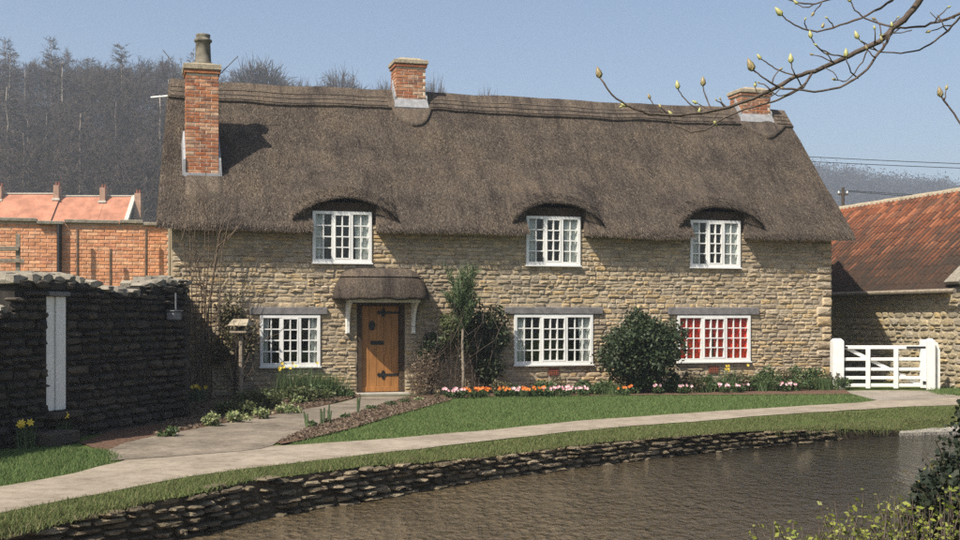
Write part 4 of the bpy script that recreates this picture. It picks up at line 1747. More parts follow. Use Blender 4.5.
# roof boarding
q = MB()
q.add([(-.16, .0, BEZ - .1), (-.16, BLN, BEZ - .1), (BHW, BLN, BRZ - .04), (BHW, 0, BRZ - .04), (2 * BHW + .1, 0, BEZ - .1), (2 * BHW + .1, BLN, BEZ - .1)], [(0, 3, 2, 1), (3, 4, 5, 2)])
rf = q.build('roof', M['darkwood'], barn)
def pantile():
    V, Fc = [], []
    n = 7
    for e in (0, 1):
        for lay in (0, 1):
            for i in range(n):
                f = i / (n - 1)
                z_ = .5 * math.sin(f * 2 * math.pi - .6) + .25 - lay * .35
                V.append((f - .5, e, z_ + (.14 if e == 0 else 0)))
    for i in range(n - 1):
        Fc.append((i, i + 1, 2 * n + i + 1)); Fc.append((i, 2 * n + i + 1, 2 * n + i))
        Fc.append((n + i + 1, n + i, i)); Fc.append((n + i + 1, i, i + 1))
    Fc += [(0, 2 * n, 3 * n), (0, 3 * n, n), (n - 1, 2 * n - 1, 3 * n - 1), (2 * n - 1, 4 * n - 1, 3 * n - 1)]
    return np.array(V), np.array(Fc)
PV, PF = pantile()
# tile local: x across (along barn), y up the slope, z normal
tile_me = mkmesh('pantile', PV * np.array([.235, .36, .08]), PF, M['pantile'], False)
chan = np.tile(np.clip(-np.sin(np.linspace(0, 1, 7) * 2 * math.pi - .6) * 1.2 + .1, 0, 1), 4).astype(np.float32)   # darker tone along the trough of each tile
tile_me.attributes.new('channel', 'FLOAT', 'POINT').data.foreach_set('value', chan)
cs_, sn_ = math.cos(an), math.sin(an)
rowsn = 13
up_l = math.hypot(BHW + .2, BRZ - BEZ + .12)
tl = []
for r in range(rowsn):
    for c in range(int(BLN / .2)):
        v = up_l * r / rowsn
        x = -.22 + v * cs_
        z_ = BEZ - .13 + v * sn_ + .05
        y = .1 + c * .2 + rnd.uniform(-.008, .008)
        tl.append((x, y, z_))
# tile axes: X -> -Y (barn), Y -> up slope, Z -> normal
bas = Matrix(((0, cs_, -sn_), (-1, 0, 0), (0, sn_, cs_))).to_4x4()
def score(p):
    return p[1]
tl.sort(key=lambda p: (p[1] > 4.7, rnd.random()))
jit = lambda: Matrix.Rotation(rnd.uniform(-.02, .02), 4, 'Z') @ Matrix.Rotation(rnd.uniform(-.02, .02), 4, 'X')
for p in tl[:300]:
    o = ob('pantile', tile_me, rf)
    o.matrix_basis = Matrix.Translation(p) @ bas @ jit()
VV, FF, b = [], [], 0
TV = PV * np.array([.235, .36, .08])
for p in tl[300:]:
    m4 = np.array(Matrix.Translation(p) @ bas @ jit())
    VV.append(TV @ m4[:3, :3].T + m4[:3, 3])
    FF.append(PF + b)
    b += len(TV)
o = ob('more_pantiles', mkmesh('more_pantiles', np.concatenate(VV), np.concatenate(FF), M['pantile']), rf)
o['kind'] = 'stuff'
o.data.attributes.new('channel', 'FLOAT', 'POINT').data.foreach_set('value', np.tile(chan, len(tl) - 300))
for i in range(28):
    a = BLN * i / 28
    q = MB()
    P = []
    for e in (a, a + BLN / 28 - .008):
        for k in range(7):
            t_ = math.pi * k / 6
            P.append((BHW - .16 * math.cos(t_), e, BRZ + .02 + .13 * math.sin(t_) + (i % 3) * .004))
    q.add(P, [(k, k + 1, k + 8, k + 7) for k in range(6)] + [tuple(range(6, -1, -1)), tuple(range(7, 14))])
    q.build('ridge_tile', M['cement'], rf)
# gutter and the wall continuing towards the viewer
q = MB()
q.tube([(-.3, -.5, BEZ - .04), (-.3, BLN, BEZ - .04)], .05, 8)
q.build('gutter', M['postwood'], barn)
ext = empty('boundary_wall', Vector((BX, BY, 0)) + Matrix.Rotation(TH, 3, 'Z') @ Vector((0, -.42, 0)), TH, 'stone boundary wall running forward from the barn at the right edge', 'stone wall')
core = MB().box((.03, -5, -.1), (.4, 0, BEZ - .06)).build('wall_core', M['barnmortar'], ext)
ss = lay_courses(rg, -5, 0, -.05, BEZ - .08, (.1, .2), (.16, .46), (), None, .02)
place_pieces(core, [(.04, t_, z, w_, rg.uniform(.035, .07), h_, R(-90), rg.randrange(26)) for t_, z, w_, h_ in ss], ST_T, M['barnstone'], 'stone', 300, 'small_stone')
MB().box((-.06, -5.05, BEZ - .06), (.5, 0, BEZ + .03), bev=.015).build('coping', M['copingstone'], ext)

# gate
GD = 26.9
def gp(px, py): return ((px - 480) / F * GD, CZ + (HY - py) * GD / F)
def gbox(px0, px1, py0, py1, y0, y1, bev=.008):
    a, zt_ = gp(px0, py0)
    b, zb_ = gp(px1, py1)
    return MB().box((a, GD + y0, max(zb_, -.02)), (b, GD + y1, zt_), bev=bev)
def post(px0, px1, py0, dp, label):
    a, zt_ = gp(px0, py0)
    b, _ = gp(px1, py0)
    q = MB()
    q.box((a, GD - dp / 2, -.1), (b, GD + dp / 2, zt_ - .05), bev=.012)
    q.add([(a + .002, GD - dp / 2 + .002, zt_ - .051), (b - .002, GD - dp / 2 + .002, zt_ - .051), (b - .002, GD + dp / 2 - .002, zt_ - .051), (a + .002, GD + dp / 2 - .002, zt_ - .051),
           (a + .05, GD - dp / 2 + .06, zt_), (b - .05, GD - dp / 2 + .06, zt_), (b - .05, GD + dp / 2 - .06, zt_), (a + .05, GD + dp / 2 - .06, zt_)],
          [(4, 5, 6, 7), (0, 1, 5, 4), (1, 2, 6, 5), (2, 3, 7, 6), (3, 0, 4, 7)])
    o = q.build('gate_post', M['white'])
    o.location = (0, 0, 0)
    return tag(o, label, 'gate post', 'white gate posts')
post(831.5, 842.5, 338.5, .22, 'stout white gate post next to the cottage corner')
post(926, 933.5, 338.5, .2, 'white gate post on the hinge side by the barn')
q = MB()
a, zt_ = gp(934, 341)
b, _ = gp(940.5, 341)
q.add([(a, GD + .02, -.05), (b, GD + .02, -.05), (b, GD + .02, zt_ - .22), ((a + b) / 2 + .02, GD + .02, zt_ - .04), (a, GD + .02, zt_), (a, GD + .1, -.05), (b, GD + .1, -.05), (b, GD + .1, zt_ - .22), ((a + b) / 2 + .02, GD + .1, zt_ - .04), (a, GD + .1, zt_)],
      [(0, 1, 2, 3, 4), (9, 8, 7, 6, 5)] + [(i, i + 5, (i + 1) % 5 + 5, (i + 1) % 5) for i in range(5)])
o = q.build('gate_board', M['white'])
tag(o, 'white upright board with a rounded corner beside the hinge post', 'board')
gate = empty('field_gate', (gp(883, 388)[0], GD, 0), 0, 'white five-bar wooden gate between cottage and barn', 'gate')
gl = Vector(gate.location)
def gpart(name, q, mat=M['white']):
    o = q.build(name, mat, gate)
    o.location = (-gl.x, -gl.y, -gl.z)
    return o
for y0, y1 in ((345.5, 349.2), (357.6, 360.8), (367.6, 370.8), (376.2, 379.4), (383.6, 387)):
    gpart('bar', gbox(842.8, 920, y0, y1, -.03, .03))
gpart('hanging_stile', gbox(920, 925.6, 339.5, 388, -.045, .045))
for a, b in ((865.2, 869.4), (893.0, 897.4)):
    gpart('upright', gbox(a, b, 347.5, 388.5, -.062, -.031))
xa, za = gp(848, 348.5)
xb, zb_ = gp(921, 385)
dv = Vector((xb - xa, 0, zb_ - za))
q = MB().box((0, .031, -.04), (dv.length, .062, .04), Matrix.Translation((xa, GD, za)) @ Matrix.Rotation(math.atan2(-dv.z, dv.x), 4, 'Y'), .006)
gpart('brace', q)
gpart('hinge_strap', gbox(906, 925, 346.3, 348.4, -.05, -.031, 0), M['iron'])
gpart('hinge_strap', gbox(922, 925, 381, 384, -.06, -.046, 0), M['iron'])
gpart('latch', gbox(841, 847, 346.3, 348.2, -.045, -.031, 0), M['iron'])

# bird table
def on_fac(px, y, z=0.0):
    return h2w(fac(px, 300, y)[0], y, z)


bt0 = on_fac(241, -.95)
bird = empty('bird_table', (bt0.x, bt0.y, 0), R(-12), 'wooden bird table with a small roof beside the leafless shrub', 'bird table')
zf = lambda py: CZ + (HY - py) * bt0.y / F
MB().tube([(0, 0, -.05), (.0, 0, zf(333))], .045, 8).build('post', M['postwood'], bird)
MB().box((-.17, -.16, zf(333)), (.17, .16, zf(331)), bev=.004).build('tray', M['postwood'], bird)
for sx in (-.13, .13):
    for sy in (-.11, .11):
        MB().box((sx - .012, sy - .012, zf(331)), (sx + .012, sy + .012, zf(325.5))).build('prop', M['postwood'], bird)
q = MB()
z0_, z1_ = zf(325.5), zf(319)
q.add([(-.2, -.2, z0_), (.2, -.2, z0_), (.2, .2, z0_), (-.2, .2, z0_), (-.16, 0, z1_), (.16, 0, z1_)], [(3, 2, 1, 0), (0, 1, 5, 4), (2, 3, 4, 5), (1, 2, 5), (3, 0, 4)])
q.build('roof', M['cement'], bird)

# ================================================================ TERRACE, POLES, FAR TREES
TD = 125.0
def tx(px): return (px - 480) / F * TD
RZ = CZ + (HY - 195) * TD / F
houses = [(-62, 4, 'terraced house cut by the left edge, orange roof over the brick wall', 1.5), (4.3, 61, 'terraced house with a wide orange roof and a tall chimney, left of the row', 58.5), (61.3, 106, 'middle terraced house of the far row, orange roof over the brick wall', 104.5), (106.3, 133, 'end terraced house of the far row with a pale verge, nearest the cottage', 137)]
for a, b, lab, cpx in houses:
    xa, xb = tx(a), tx(b)
    dz = {-62: .0, 4.3: .1, 61.3: -.15, 106.3: -.15}[a]
    hz = hill_h((xa + xb) / 2, TD) - .6
    h = empty('terraced_house', ((xa + xb) / 2, TD, hz), 0, lab, 'house', 'terraced houses on the rise')
    w2 = (xb - xa) / 2
    rz_ = RZ + dz - hz
    ez = rz_ - 3.6
    q = MB().box((-w2 + .05, -3.6, 0), (w2 - .05, 3.6, ez))
    q.add([(-w2 + .05, -3.6, ez), (-w2 + .05, 3.6, ez), (-w2 + .05, 0, rz_ - .2), (w2 - .05, -3.6, ez), (w2 - .05, 3.6, ez), (w2 - .05, 0, rz_ - .2)], [(0, 2, 1), (3, 4, 5)])
    q.build('wall', M['farbrick'], h)
    q = MB()
    P = []
    for x in (-w2, w2):
        P += [(x, -3.9, ez - .25), (x, 0, rz_), (x, 3.9, ez - .25), (x, -3.9, ez - .4), (x, 0, rz_ - .15), (x, 3.9, ez - .4)]
    q.add(P, [(0, 6, 7, 1), (1, 7, 8, 2), (3, 4, 10, 9), (4, 5, 11, 10), (0, 1, 4, 3), (1, 2, 5, 4), (7, 6, 9, 10), (8, 7, 10, 11), (6, 0, 3, 9), (2, 8, 11, 5)])
    rfo = q.build('roof', M['farroof'], h)
    MB().box((-w2, -.13, rz_ + .002), (w2, .13, rz_ + .12)).build('ridge_tiles', M['terracotta'] if False else M['render'], rfo)
    cx = tx(cpx) - (xa + xb) / 2
    if cpx == 137:
        MB().box((w2 + .003, -3.95, ez - 2), (w2 + .28, 3.95, ez - .3)).build('end_trim', M['render'], h)
        q = MB()
        q.add([(w2 - .1, -3.95, ez - .2), (w2 + .3, -3.95, ez - .2), (w2 + .3, 0, rz_ + .15), (w2 - .1, 0, rz_ + .15), (w2 - .1, -3.95, ez - .6), (w2 + .3, -3.95, ez - .6), (w2 + .3, 0, rz_ - .3), (w2 - .1, 0, rz_ - .3)],
              [(0, 1, 2, 3), (4, 7, 6, 5), (0, 4, 5, 1), (1, 5, 6, 2), (3, 2, 6, 7), (0, 3, 7, 4)])
        q.build('verge', M['render'], h)
        q = MB().box((w2 + .3, -.55, 0), (w2 + .95, .5, rz_ + .3))
        co = q.build('chimney', M['farbrick'], h)
    else:
        co = MB().box((cx - .28, -.75, rz_ - 1.0), (cx + .28, .3, rz_ + .85)).build('chimney', M['farbrick'], h)
        MB().box((cx - .4, -.9, rz_ - .72), (cx + .4, -.755, rz_ - .5)).build('flashing', M['render'], co)
    for k in (-.14, .14):
        cc = (cx if cpx != 137 else w2 + .62) + k
        zz = rz_ + (.85 if cpx != 137 else .3)
        MB().lathe((cc, -.2, zz), [(.11, 0), (.09, .3), (.11, .34), (.11, .38)], 8).build('chimney_pot', M['terracotta'], co)
    for k in range(2):
        wx = (-.5 + k) * w2
        wq = MB().box((wx - .5, -3.66, ez - 1.7), (wx + .5, -3.58, ez - .5)).build('window', M['white'], h)
        MB().box((wx - .42, -3.672, ez - 1.62), (wx + .42, -3.662, ez - .58)).build('pane', M['glass'], wq)

pole = empty('utility_pole', (at(843, 200, 85)[0], 85, hill_h(25, 85) - .1), 0, 'dark wooden utility pole standing beyond the barn roof', 'utility pole')
ph = at(843, 187.5, 85)[2] - pole.location.z
MB().tube([(0, 0, 0), (0, 0, ph)], [.16, .11], 8).build('mast', M['darkwood'], pole)
MB().box((-.36, -.06, ph - .55), (.36, .06, ph - .42)).build('crossarm', M['darkwood'], pole)
for sx in (-.3, .3):
    MB().lathe((sx, 0, ph - .42), [(.05, 0), (.07, .06), (.05, .12), (.03, .18)], 8).build('insulator', M['white'], pole)
def cable(p, q, sag, label, r=.02):
    pts = []
    for i in range(25):
        f = i / 24
        v = p.lerp(q, f)
        v.z -= sag * 4 * f * (1 - f)
        pts.append(v)
    o = MB().tube(pts, r, 5).build('overhead_cable', M['wire'])
    return tag(o, label, 'cable', 'overhead cables')
cable(at(700, 150, 46), at(1150, 169, 40), .1, 'upper of two thin cables crossing the open sky at the right', .013)
cable(at(700, 155, 46), at(1150, 173, 40), .1, 'lower of two thin cables crossing the open sky at the right', .013)
cable(at(848, 190.5, 85), at(1150, 203, 85), .15, 'upper thin cable running right from the far pole', .022)
cable(at(838, 190.5, 85), at(1150, 209, 85), .15, 'lower thin cable running right from the far pole', .022)


# ---- bare trees of the wooded hill
def tri_tube_segs(segs, n=3):
    mb = MB()
    for pts, rad in segs:
        mb.tube(pts, rad, n, cap=False)
    return mb


def ribbons(P, Q, wd, rng):
    n = len(P)
    d = Q - P
    s = np.cross(d, rng.normal(size=(n, 3)))
    s /= np.linalg.norm(s, axis=1)[:, None] + 1e-9
    s *= wd * .5
    V = np.stack([P - s, P + s, Q + s * .4, Q - s * .4], 1).reshape(-1, 3)
    return V, np.arange(n * 4).reshape(n, 4)


def larch(seed, H):
    rng = np.random.default_rng(seed)
    trunk = MB()
    pts = [(rng.normal() * .12 * (i > 0), rng.normal() * .12 * (i > 0), H * i / 8) for i in range(9)]
    trunk.tube(pts, [.24 * (1 - .9 * i / 8) + .02 for i in range(9)], 6)
    P, Q, Wd = [], [], []
    for k in range(95):
        f = rng.uniform(.28, 1) ** .8
        z = H * f
        a = rng.uniform(0, 2 * np.pi)
        ln = H * .2 * (1.12 - f) * rng.uniform(.6, 1.2) + .5
        b = np.array([0, 0, z])
        d = np.array([np.cos(a), np.sin(a), rng.uniform(-.15, .55)])
        e = b + d * ln
        P.append(b); Q.append(e); Wd.append(.07)
        for j in range(13):
            g_ = rng.uniform(.25, 1)
            p = b + d * ln * g_
            t_ = d * .5 + rng.normal(size=3) * .6
            P.append(p); Q.append(p + t_ * rng.uniform(.4, 1.0) * (.3 + ln * .25)); Wd.append(.075)
    V, Fc = ribbons(np.array(P), np.array(Q), np.array(Wd)[:, None], rng)
    return mkmesh('trunk', trunk.v, trunk.f, M['hillbark'], True), mkmesh('crown', V, Fc, M['hilltwig'])


def broad(seed, H, depth=5, wd=.06):
    rng = np.random.default_rng(seed)
    trunk = MB()
    th = H * rng.uniform(.22, .32)
    trunk.tube([(0, 0, 0), (.05, .03, th * .5), (0, .05, th)], [.36, .28, .24], 7)
    P, Q, Wd = [], [], []
    def rec(p, d, ln, w_, k):
        e = p + d * ln
        P.append(p); Q.append(e); Wd.append(w_)
        if k == 0:
            for j in range(5):
                t_ = d + rng.normal(size=3) * .7
                P.append(p + d * ln * rng.uniform(.1, 1)); Q.append(P[-1] + t_ * ln * .5); Wd.append(wd * .62)
            return
        for j in range(3):
            nd = d + rng.normal(size=3) * .48 + np.array([0, 0, .08])
            nd /= np.linalg.norm(nd)
            rec(e if j < 2 else p + d * ln * .6, nd, ln * rng.uniform(.6, .86), max(wd, w_ * .6), k - 1)
    for j in range(5):
        a = j * 1.257 + rng.uniform(-.3, .3)
        d = np.array([np.cos(a) * .7, np.sin(a) * .7, 1.0])
        d /= np.linalg.norm(d)
        rec(np.array([0, 0, th * rng.uniform(.8, 1)]), d, H * .21, .2, depth - 1)
    V, Fc = ribbons(np.array(P), np.array(Q), np.array(Wd)[:, None], rng)
    return mkmesh('trunk', trunk.v, trunk.f, M['hillbark'], True), mkmesh('crown', V, Fc, M['hilltwig'])


def dome(seed, H):
    rng = np.random.default_rng(seed)
    trunk = MB()
    trunk.tube([(0, 0, 0), (.05, .03, H * .15), (0, .05, H * .34)], [.36, .28, .24], 7)
    c = np.array([0, 0, H * .62])
    rad = np.array([H * .42, H * .42, H * .38])
    P, Q, Wd = [], [], []
    for i in range(560):
        d = rng.normal(size=3)
        d[2] = abs(d[2]) * 1.1 - .25
        d /= np.linalg.norm(d)
        e = c + d * rad * rng.uniform(.72, 1.03)
        b = np.array([0, 0, H * rng.uniform(.3, .45)])
        m = b + (e - b) * .5 + rng.normal(size=3) * H * .02
        P += [b, m]; Q += [m, e]; Wd += [.12, .1]
        for j in range(9):
            f = rng.uniform(.3, 1)
            p = m + (e - m) * f
            P.append(p); Q.append(p + (d + rng.normal(size=3) * .6) * H * rng.uniform(.03, .085)); Wd.append(.1)
    V, Fc = ribbons(np.array(P), np.array(Q), np.array(Wd)[:, None], rng)
    return mkmesh('trunk', trunk.v, trunk.f, M['hillbark'], True), mkmesh('crown', V, Fc, M['hilltwig'])


LAR = [larch(s, 19) for s in (1, 2, 3, 4)]
BRO = [broad(s, 19, 6, .07) for s in (11, 12, 13)]
DOME = [dome(s, 14) for s in (21, 22)]


def plant_tree(name, tm, x, y, z, sc, rz, label, group):
    t_ = empty(name, (x, y, z), rz, label, 'tree', group)
    t_.scale = sc
    ob('trunk', tm[0], t_)
    ob('crown', tm[1], t_)
    return t_


rt = random.Random(77)
cnt = 0
# the rows step up the slope; crowns overlap into one wood but the trunks stay apart
for row, (D, step) in enumerate(((150, 30), (163, 27), (176, 25), (190, 24), (206, 23), (224, 22), (242, 20))):
    px = -60 + rt.uniform(0, 15)
    while px < 216:
        X = (px - 480) / F * D
        y = D + rt.uniform(-5, 5)
        lar_ = rt.random() < .42
        tm = rt.choice(LAR) if lar_ else rt.choice(BRO)
        s_ = rt.uniform(.8, 1.05)
        plant_tree('larch_tree' if lar_ else 'bare_tree', tm, X, y, hill_h(X, y) - .3, (s_ * rt.uniform(.9, 1.2), s_ * rt.uniform(.9, 1.2), s_), rt.uniform(0, 6.28),
                   'slender bare larch in the wood on the left hillside' if lar_ else 'spreading bare tree in the wood on the left hillside', 'bare trees of the hillside wood')
        cnt += 1
        px += step * rt.uniform(.7, 1.3)
# crowns showing above the thatch
for px, top, D, wpx, lab in ((260, 60, 215, 74, 'large round bare crown above the thatch right of the tall chimney'), (340, 71, 220, 62, 'second round bare crown above the thatch, left of the middle chimney'), (432, 80, 225, 46, 'bare crown half hidden behind the middle chimney'), (487, 93, 228, 34, 'small bare crown just clearing the ridge right of the middle chimney'),
                             (300, 80, 240, 40, 'low bare crown between the two round crowns above the thatch'), (385, 84, 236, 40, 'low bare crown just left of the middle chimney')):
    X = (px - 480) / F * D
    zt_ = CZ + (HY - top) * D / F
    z0 = hill_h(X, D) - .3
    H = zt_ - z0
    tm = DOME[int(px) % 2]
    zs = 14 * 1.0
    xsz = 14 * .44
    s_ = H / zs
    sx = (wpx / 2 / F * D) / xsz
    plant_tree('bare_tree', tm, X, D, z0, (sx, sx, s_), px, lab, 'bare trees on the skyline')
# undergrowth of the wood: a thicket nobody could count
rngU = np.random.default_rng(9)
n = 16000
D_ = rngU.uniform(138, 250, n)
pxs = rngU.uniform(-70, 235, n)
X_ = (pxs - 480) / F * D_
Z_ = np.array([hill_h(a, b) for a, b in zip(X_, D_)])
P = np.stack([X_, D_, Z_], 1)
Q = P + np.stack([rngU.normal(size=n) * .9, rngU.normal(size=n) * .9, rngU.uniform(1.5, 6.5, n)], 1)
V, Fc = ribbons(P, Q, .09, rngU)
o = ob('thicket', mkmesh('thicket', V, Fc, M['hilltwig']))
tag(o, 'bare brown undergrowth filling the wood on the left hillside', 'undergrowth', None, 'stuff')

# far wooded ridge on the right
rngF = np.random.default_rng(19)
PC, SZ = [], []
for i in range(1150):
    y = rngF.uniform(430, 700)
    px = rngF.uniform(740, 1080)
    x = (px - 480) / F * y
    z = far_h(x, y)
    s_ = rngF.uniform(3.5, 7)
    m_ = 170
    d = rngF.normal(size=(m_, 3))
    d /= np.linalg.norm(d, axis=1)[:, None]
    PC.append(np.array([x, y, z + s_ * .8]) + d * s_ * rngF.uniform(.4, 1.05, (m_, 1)) * np.array([1, 1, 1.2]))
V, Fc = leaf_quads(np.concatenate(PC), 1.25, rngF, .2, .4)
o = ob('far_wood', mkmesh('far_wood', V, Fc, M['farwood']))
tag(o, 'hazy blue wooded ridge in the far distance at the right', 'wood', None, 'stuff')

# ================================================================ GARDEN PLANTS
def stems_obj(rng, base, n, length, r, depth, mat, parent, spread=.5, lean=(0, 0, 1), shrink=.7, up=.2, base_r=.12, name='stems'):
    segs = []
    for i in range(n):
        p = Vector(base) + Vector((rng.uniform(-base_r, base_r), rng.uniform(-base_r, base_r) * .6, 0))
        d = Vector(lean) + Vector(rng.normal(size=3)) * spread * .6
        d.z = abs(d.z) + .3
        grow(rng, p, d, length * rng.uniform(.7, 1.2), r, depth, segs, spread, (2, 3), up, shrink)
    mb = tri_tube_segs(segs, 4)
    return ob(name, mkmesh(name, mb.v, mb.f, mat), parent), segs


def shrub(name, loc, rad, nl, size, mat, label, cat='shrub', group=None, nl_l=9, lsize=None, stem=M['bark'], seed=1, up=.0, aspect=.55, cz=None, shell=.5, twigs=6, back=None):
    rng = np.random.default_rng(seed)
    root = empty(name, loc, TH, label, cat, group)
    cz = rad[2] if cz is None else cz
    C, Rr = lumps(rng, (0, 0, cz), rad, nl_l, lsize or min(rad) * .6)
    P = blob_points(nl, rng, C, Rr, shell)
    if back is not None: P = P[P[:, 1] < back]
    P = P[P[:, 2] > .01]
    V, Fc = leaf_quads(P, size, rng, up, aspect)
    ob('foliage', mkmesh('foliage', V, Fc, mat), root)
    if twigs:
        stems_obj(rng, (0, 0, 0), twigs, cz * .75, .012, 2, stem, root, .5, (0, -.05, 1), .65, .25, min(rad) * .3)
    return root


# bare climber and twigs at the left corner
rng = np.random.default_rng(101)
t_ = empty('bare_climber', on_fac(203, -.35), TH, 'leafless climber with thin upright twigs on the left corner of the cottage', 'climber')
segs = []
for px, pt in ((180, 215), (188, 205), (196, 190), (203, 186), (207, 200), (214, 195), (222, 215), (232, 205), (192, 240), (218, 240)):
    s_, zt_ = fac(px, pt, -.4)
    s0_ = fac(203, 300, -.35)[0]
    tp_ = Vector((s_ - s0_, -.12 + rng.normal() * .05, zt_))
    b_ = Vector((rng.normal() * .1, .05, 0))
    pts = [b_.lerp(tp_, f) + Vector((rng.normal() * .05, rng.normal() * .03, 0)) * (0 < f < 1) for f in (0, .25, .5, .75, 1)]
    segs.append((pts, [.018, .014, .011, .008, .004]))
    for k in range(9):
        q = pts[rng.integers(1, 5)].lerp(pts[rng.integers(1, 5)], rng.random())
        e = q + Vector((rng.normal() * .3, -abs(rng.normal()) * .08, abs(rng.normal()) * .35 + .1))
        segs.append(([q, q.lerp(e, .5) + Vector((rng.normal() * .03, 0, .02)), e], [.007, .005, .003]))
mb = tri_tube_segs(segs, 4)
ob('stems', mkmesh('stems', mb.v, mb.f, M['leaf_dry']), t_)
# leafy brown-green climber left of the lower window
shrub('wall_shrub', on_fac(236, -.28), (.62, .24, 1.05), 2600, .085, M['leaf_olive'], 'olive brown leafy shrub growing up the wall left of the lower window', 'shrub', None, 22, .24, seed=3, cz=1.32, twigs=9)
# shrub in the shade of the porch, and a dry one below
shrub('wall_shrub', on_fac(432, -.22), (.42, .2, .55), 900, .07, M['leaf_dark'], 'dark leafy climber in the shadow right of the porch', 'shrub', None, 10, .2, seed=4, cz=1.0, twigs=6)
t_ = empty('dry_shrub', on_fac(424, -.5), TH, 'dry brown twiggy shrub beside the front door', 'shrub')
stems_obj(np.random.default_rng(6), (0, 0, 0), 26, .42, .008, 3, M['leaf_dry'], t_, .75, (0, -.1, 1), .66, .1, .32)
V, Fc = leaf_quads(blob_points(700, np.random.default_rng(7), *lumps(np.random.default_rng(8), (0, 0, .5), (.45, .3, .5), 9, .22)), .05, np.random.default_rng(9))
ob('dead_leaf', mkmesh('dead_leaf', V, Fc, M['leaf_dry']), t_)
# small standard tree with a stake-like trunk
rng = np.random.default_rng(12)
st = empty('young_tree', on_fac(463, -.75), TH, 'slim young tree with a bare pale stem and feathery green crown', 'tree')
zz = lambda py: CZ + (HY - py) * 24.7 / F
MB().tube([(0, 0, -.05), (.01, 0, .5), (-.01, .01, 1.0), (.0, 0, zz(328)), (.02, 0, zz(300)), (-.12, 0, zz(268))], [.034, .032, .03, .026, .016, .006], 8).build('trunk', M['postwood'], st, True)
segs = []
for k in range(34):
    b_ = Vector((0, 0, zz(332) + rng.uniform(0, .6)))
    e = b_ + Vector((rng.normal() * .22, rng.normal() * .18, rng.uniform(.35, .85)))
    segs.append(([b_, b_.lerp(e, .5) + Vector((rng.normal() * .04, rng.normal() * .04, .03)), e], [.01, .007, .003]))
for x in (-.36, -.05, .1):
    b_ = Vector((0, 0, zz(320)))
    e = Vector((x, 0, zz(266)))
    segs.append(([b_, b_.lerp(e, .5) + Vector((.02, 0, 0)), e], [.012, .008, .004]))
mb = tri_tube_segs(segs, 4)
ob('branches', mkmesh('branches', mb.v, mb.f, M['bark']), st)
Pn, Qn = [], []
for pts, rad in segs:
    for k in range(130):
        f = rng.uniform(.1, 1)
        q = pts[0].lerp(pts[2], f) + Vector((rng.normal() * .03, rng.normal() * .03, 0))
        Pn.append(q[:]); Qn.append((q + Vector((rng.normal() * .05, rng.normal() * .05, rng.uniform(.04, .13))))[:])
V, Fc = ribbons(np.array(Pn), np.array(Qn), .016, rng)
ob('needles', mkmesh('needles', V, Fc, M['leaf_spike']), st)
# dark wall shrub behind it
shrub('wall_shrub', on_fac(479, -.35), (.72, .3, 1.05), 4600, .085, M['leaf_shade'], 'dark leafy shrub against the wall behind the young tree', 'shrub', None, 18, .26, seed=14, cz=1.12, twigs=10)
shrub('wall_shrub', on_fac(454, -.4), (.34, .26, .85), 1500, .075, M['leaf_bright'], 'olive green climber on the wall just left of the young tree', 'shrub', None, 9, .2, seed=15, cz=1.35, twigs=5)
# big clipped evergreen
bs = empty('evergreen_bush', on_fac(640, -1.0), TH, 'big dense dark evergreen bush between the two lower windows', 'bush')
rng = np.random.default_rng(22)
C, Rr = lumps(rng, (0, 0, .97), (1.12, .82, .95), 66, .33)
P = blob_points(17000, rng, C, Rr, .45)
P = P[P[:, 2] > .03]
V, Fc = leaf_quads(P, .085, rng, .1)
ob('foliage', mkmesh('foliage', V, Fc, M['leaf_dark']), bs)
stems_obj(rng, (0, 0, 0), 10, .6, .03, 3, M['bark'], bs, .5, (0, 0, 1), .7, .2, .2)

# border plants and flowers
def clump(px, y, wpx, h, nl, mat, label, name='border_plant', cat='plant', fl=None, nf=0, seed=0, blade=False, size=.06, group='plants of the front border', dsz=.05):
    rng = np.random.default_rng(seed)
    p0 = on_fac(px, y)
    root = empty(name, p0, TH, label, cat, group)
    rx = wpx / 2 / F * p0.y
    ry = min(rx, .3)
    if blade:
        Pp = np.stack([rng.normal(size=nl) * rx * .45, rng.normal(size=nl) * ry * .45, np.zeros(nl) + .01], 1)
        V, Fc = blades(Pp, (h * .5, h), .02, rng, .35)
    else:
        C, Rr = lumps(rng, (0, 0, h * .45), (rx, ry, h * .5), 7, min(rx, h) * .5)
        Pp = blob_points(nl, rng, C, Rr, .4)
        Pp = Pp[Pp[:, 2] > .0]
        V, Fc = leaf_quads(Pp, size, rng, .3)
    ob('leaves', mkmesh('leaves', V, Fc, mat), root)
    if fl is not None:
        FV, FFc, b = [], [], 0
        SV = MB()
        for k in range(nf):
            c = np.array([rng.uniform(-rx, rx), -ry * rng.uniform(.2, 1.0), h * rng.uniform(.8, 1.08)])
            SV.tube([(c[0], c[1] + .02, .0), tuple(c)], .004, 3, False)
            m_ = 6
            nrm = Vector((rng.normal() * .4, -1, .5 + rng.normal() * .3)).normalized()
            ax = nrm.orthogonal().normalized()
            ay = nrm.cross(ax)
            for q in range(m_):
                a0, a1 = q * 2 * math.pi / m_, (q + .9) * 2 * math.pi / m_
                am = (a0 + a1) / 2
                pt = lambda a, r, zo: c + np.array(ax) * math.cos(a) * r + np.array(ay) * math.sin(a) * r + np.array(nrm) * zo
                FV += [c, pt(a0, dsz * .6, .01), pt(am, dsz, .018), pt(a1, dsz * .6, .01)]
                FFc.append((b, b + 1, b + 2, b + 3))
                b += 4
        ob('flower_stem', mkmesh('flower_stem', SV.v, SV.f, M['leaf_green']), root)
        ob('flowers', mkmesh('flowers', np.array(FV), np.array(FFc), fl), root)
    return root


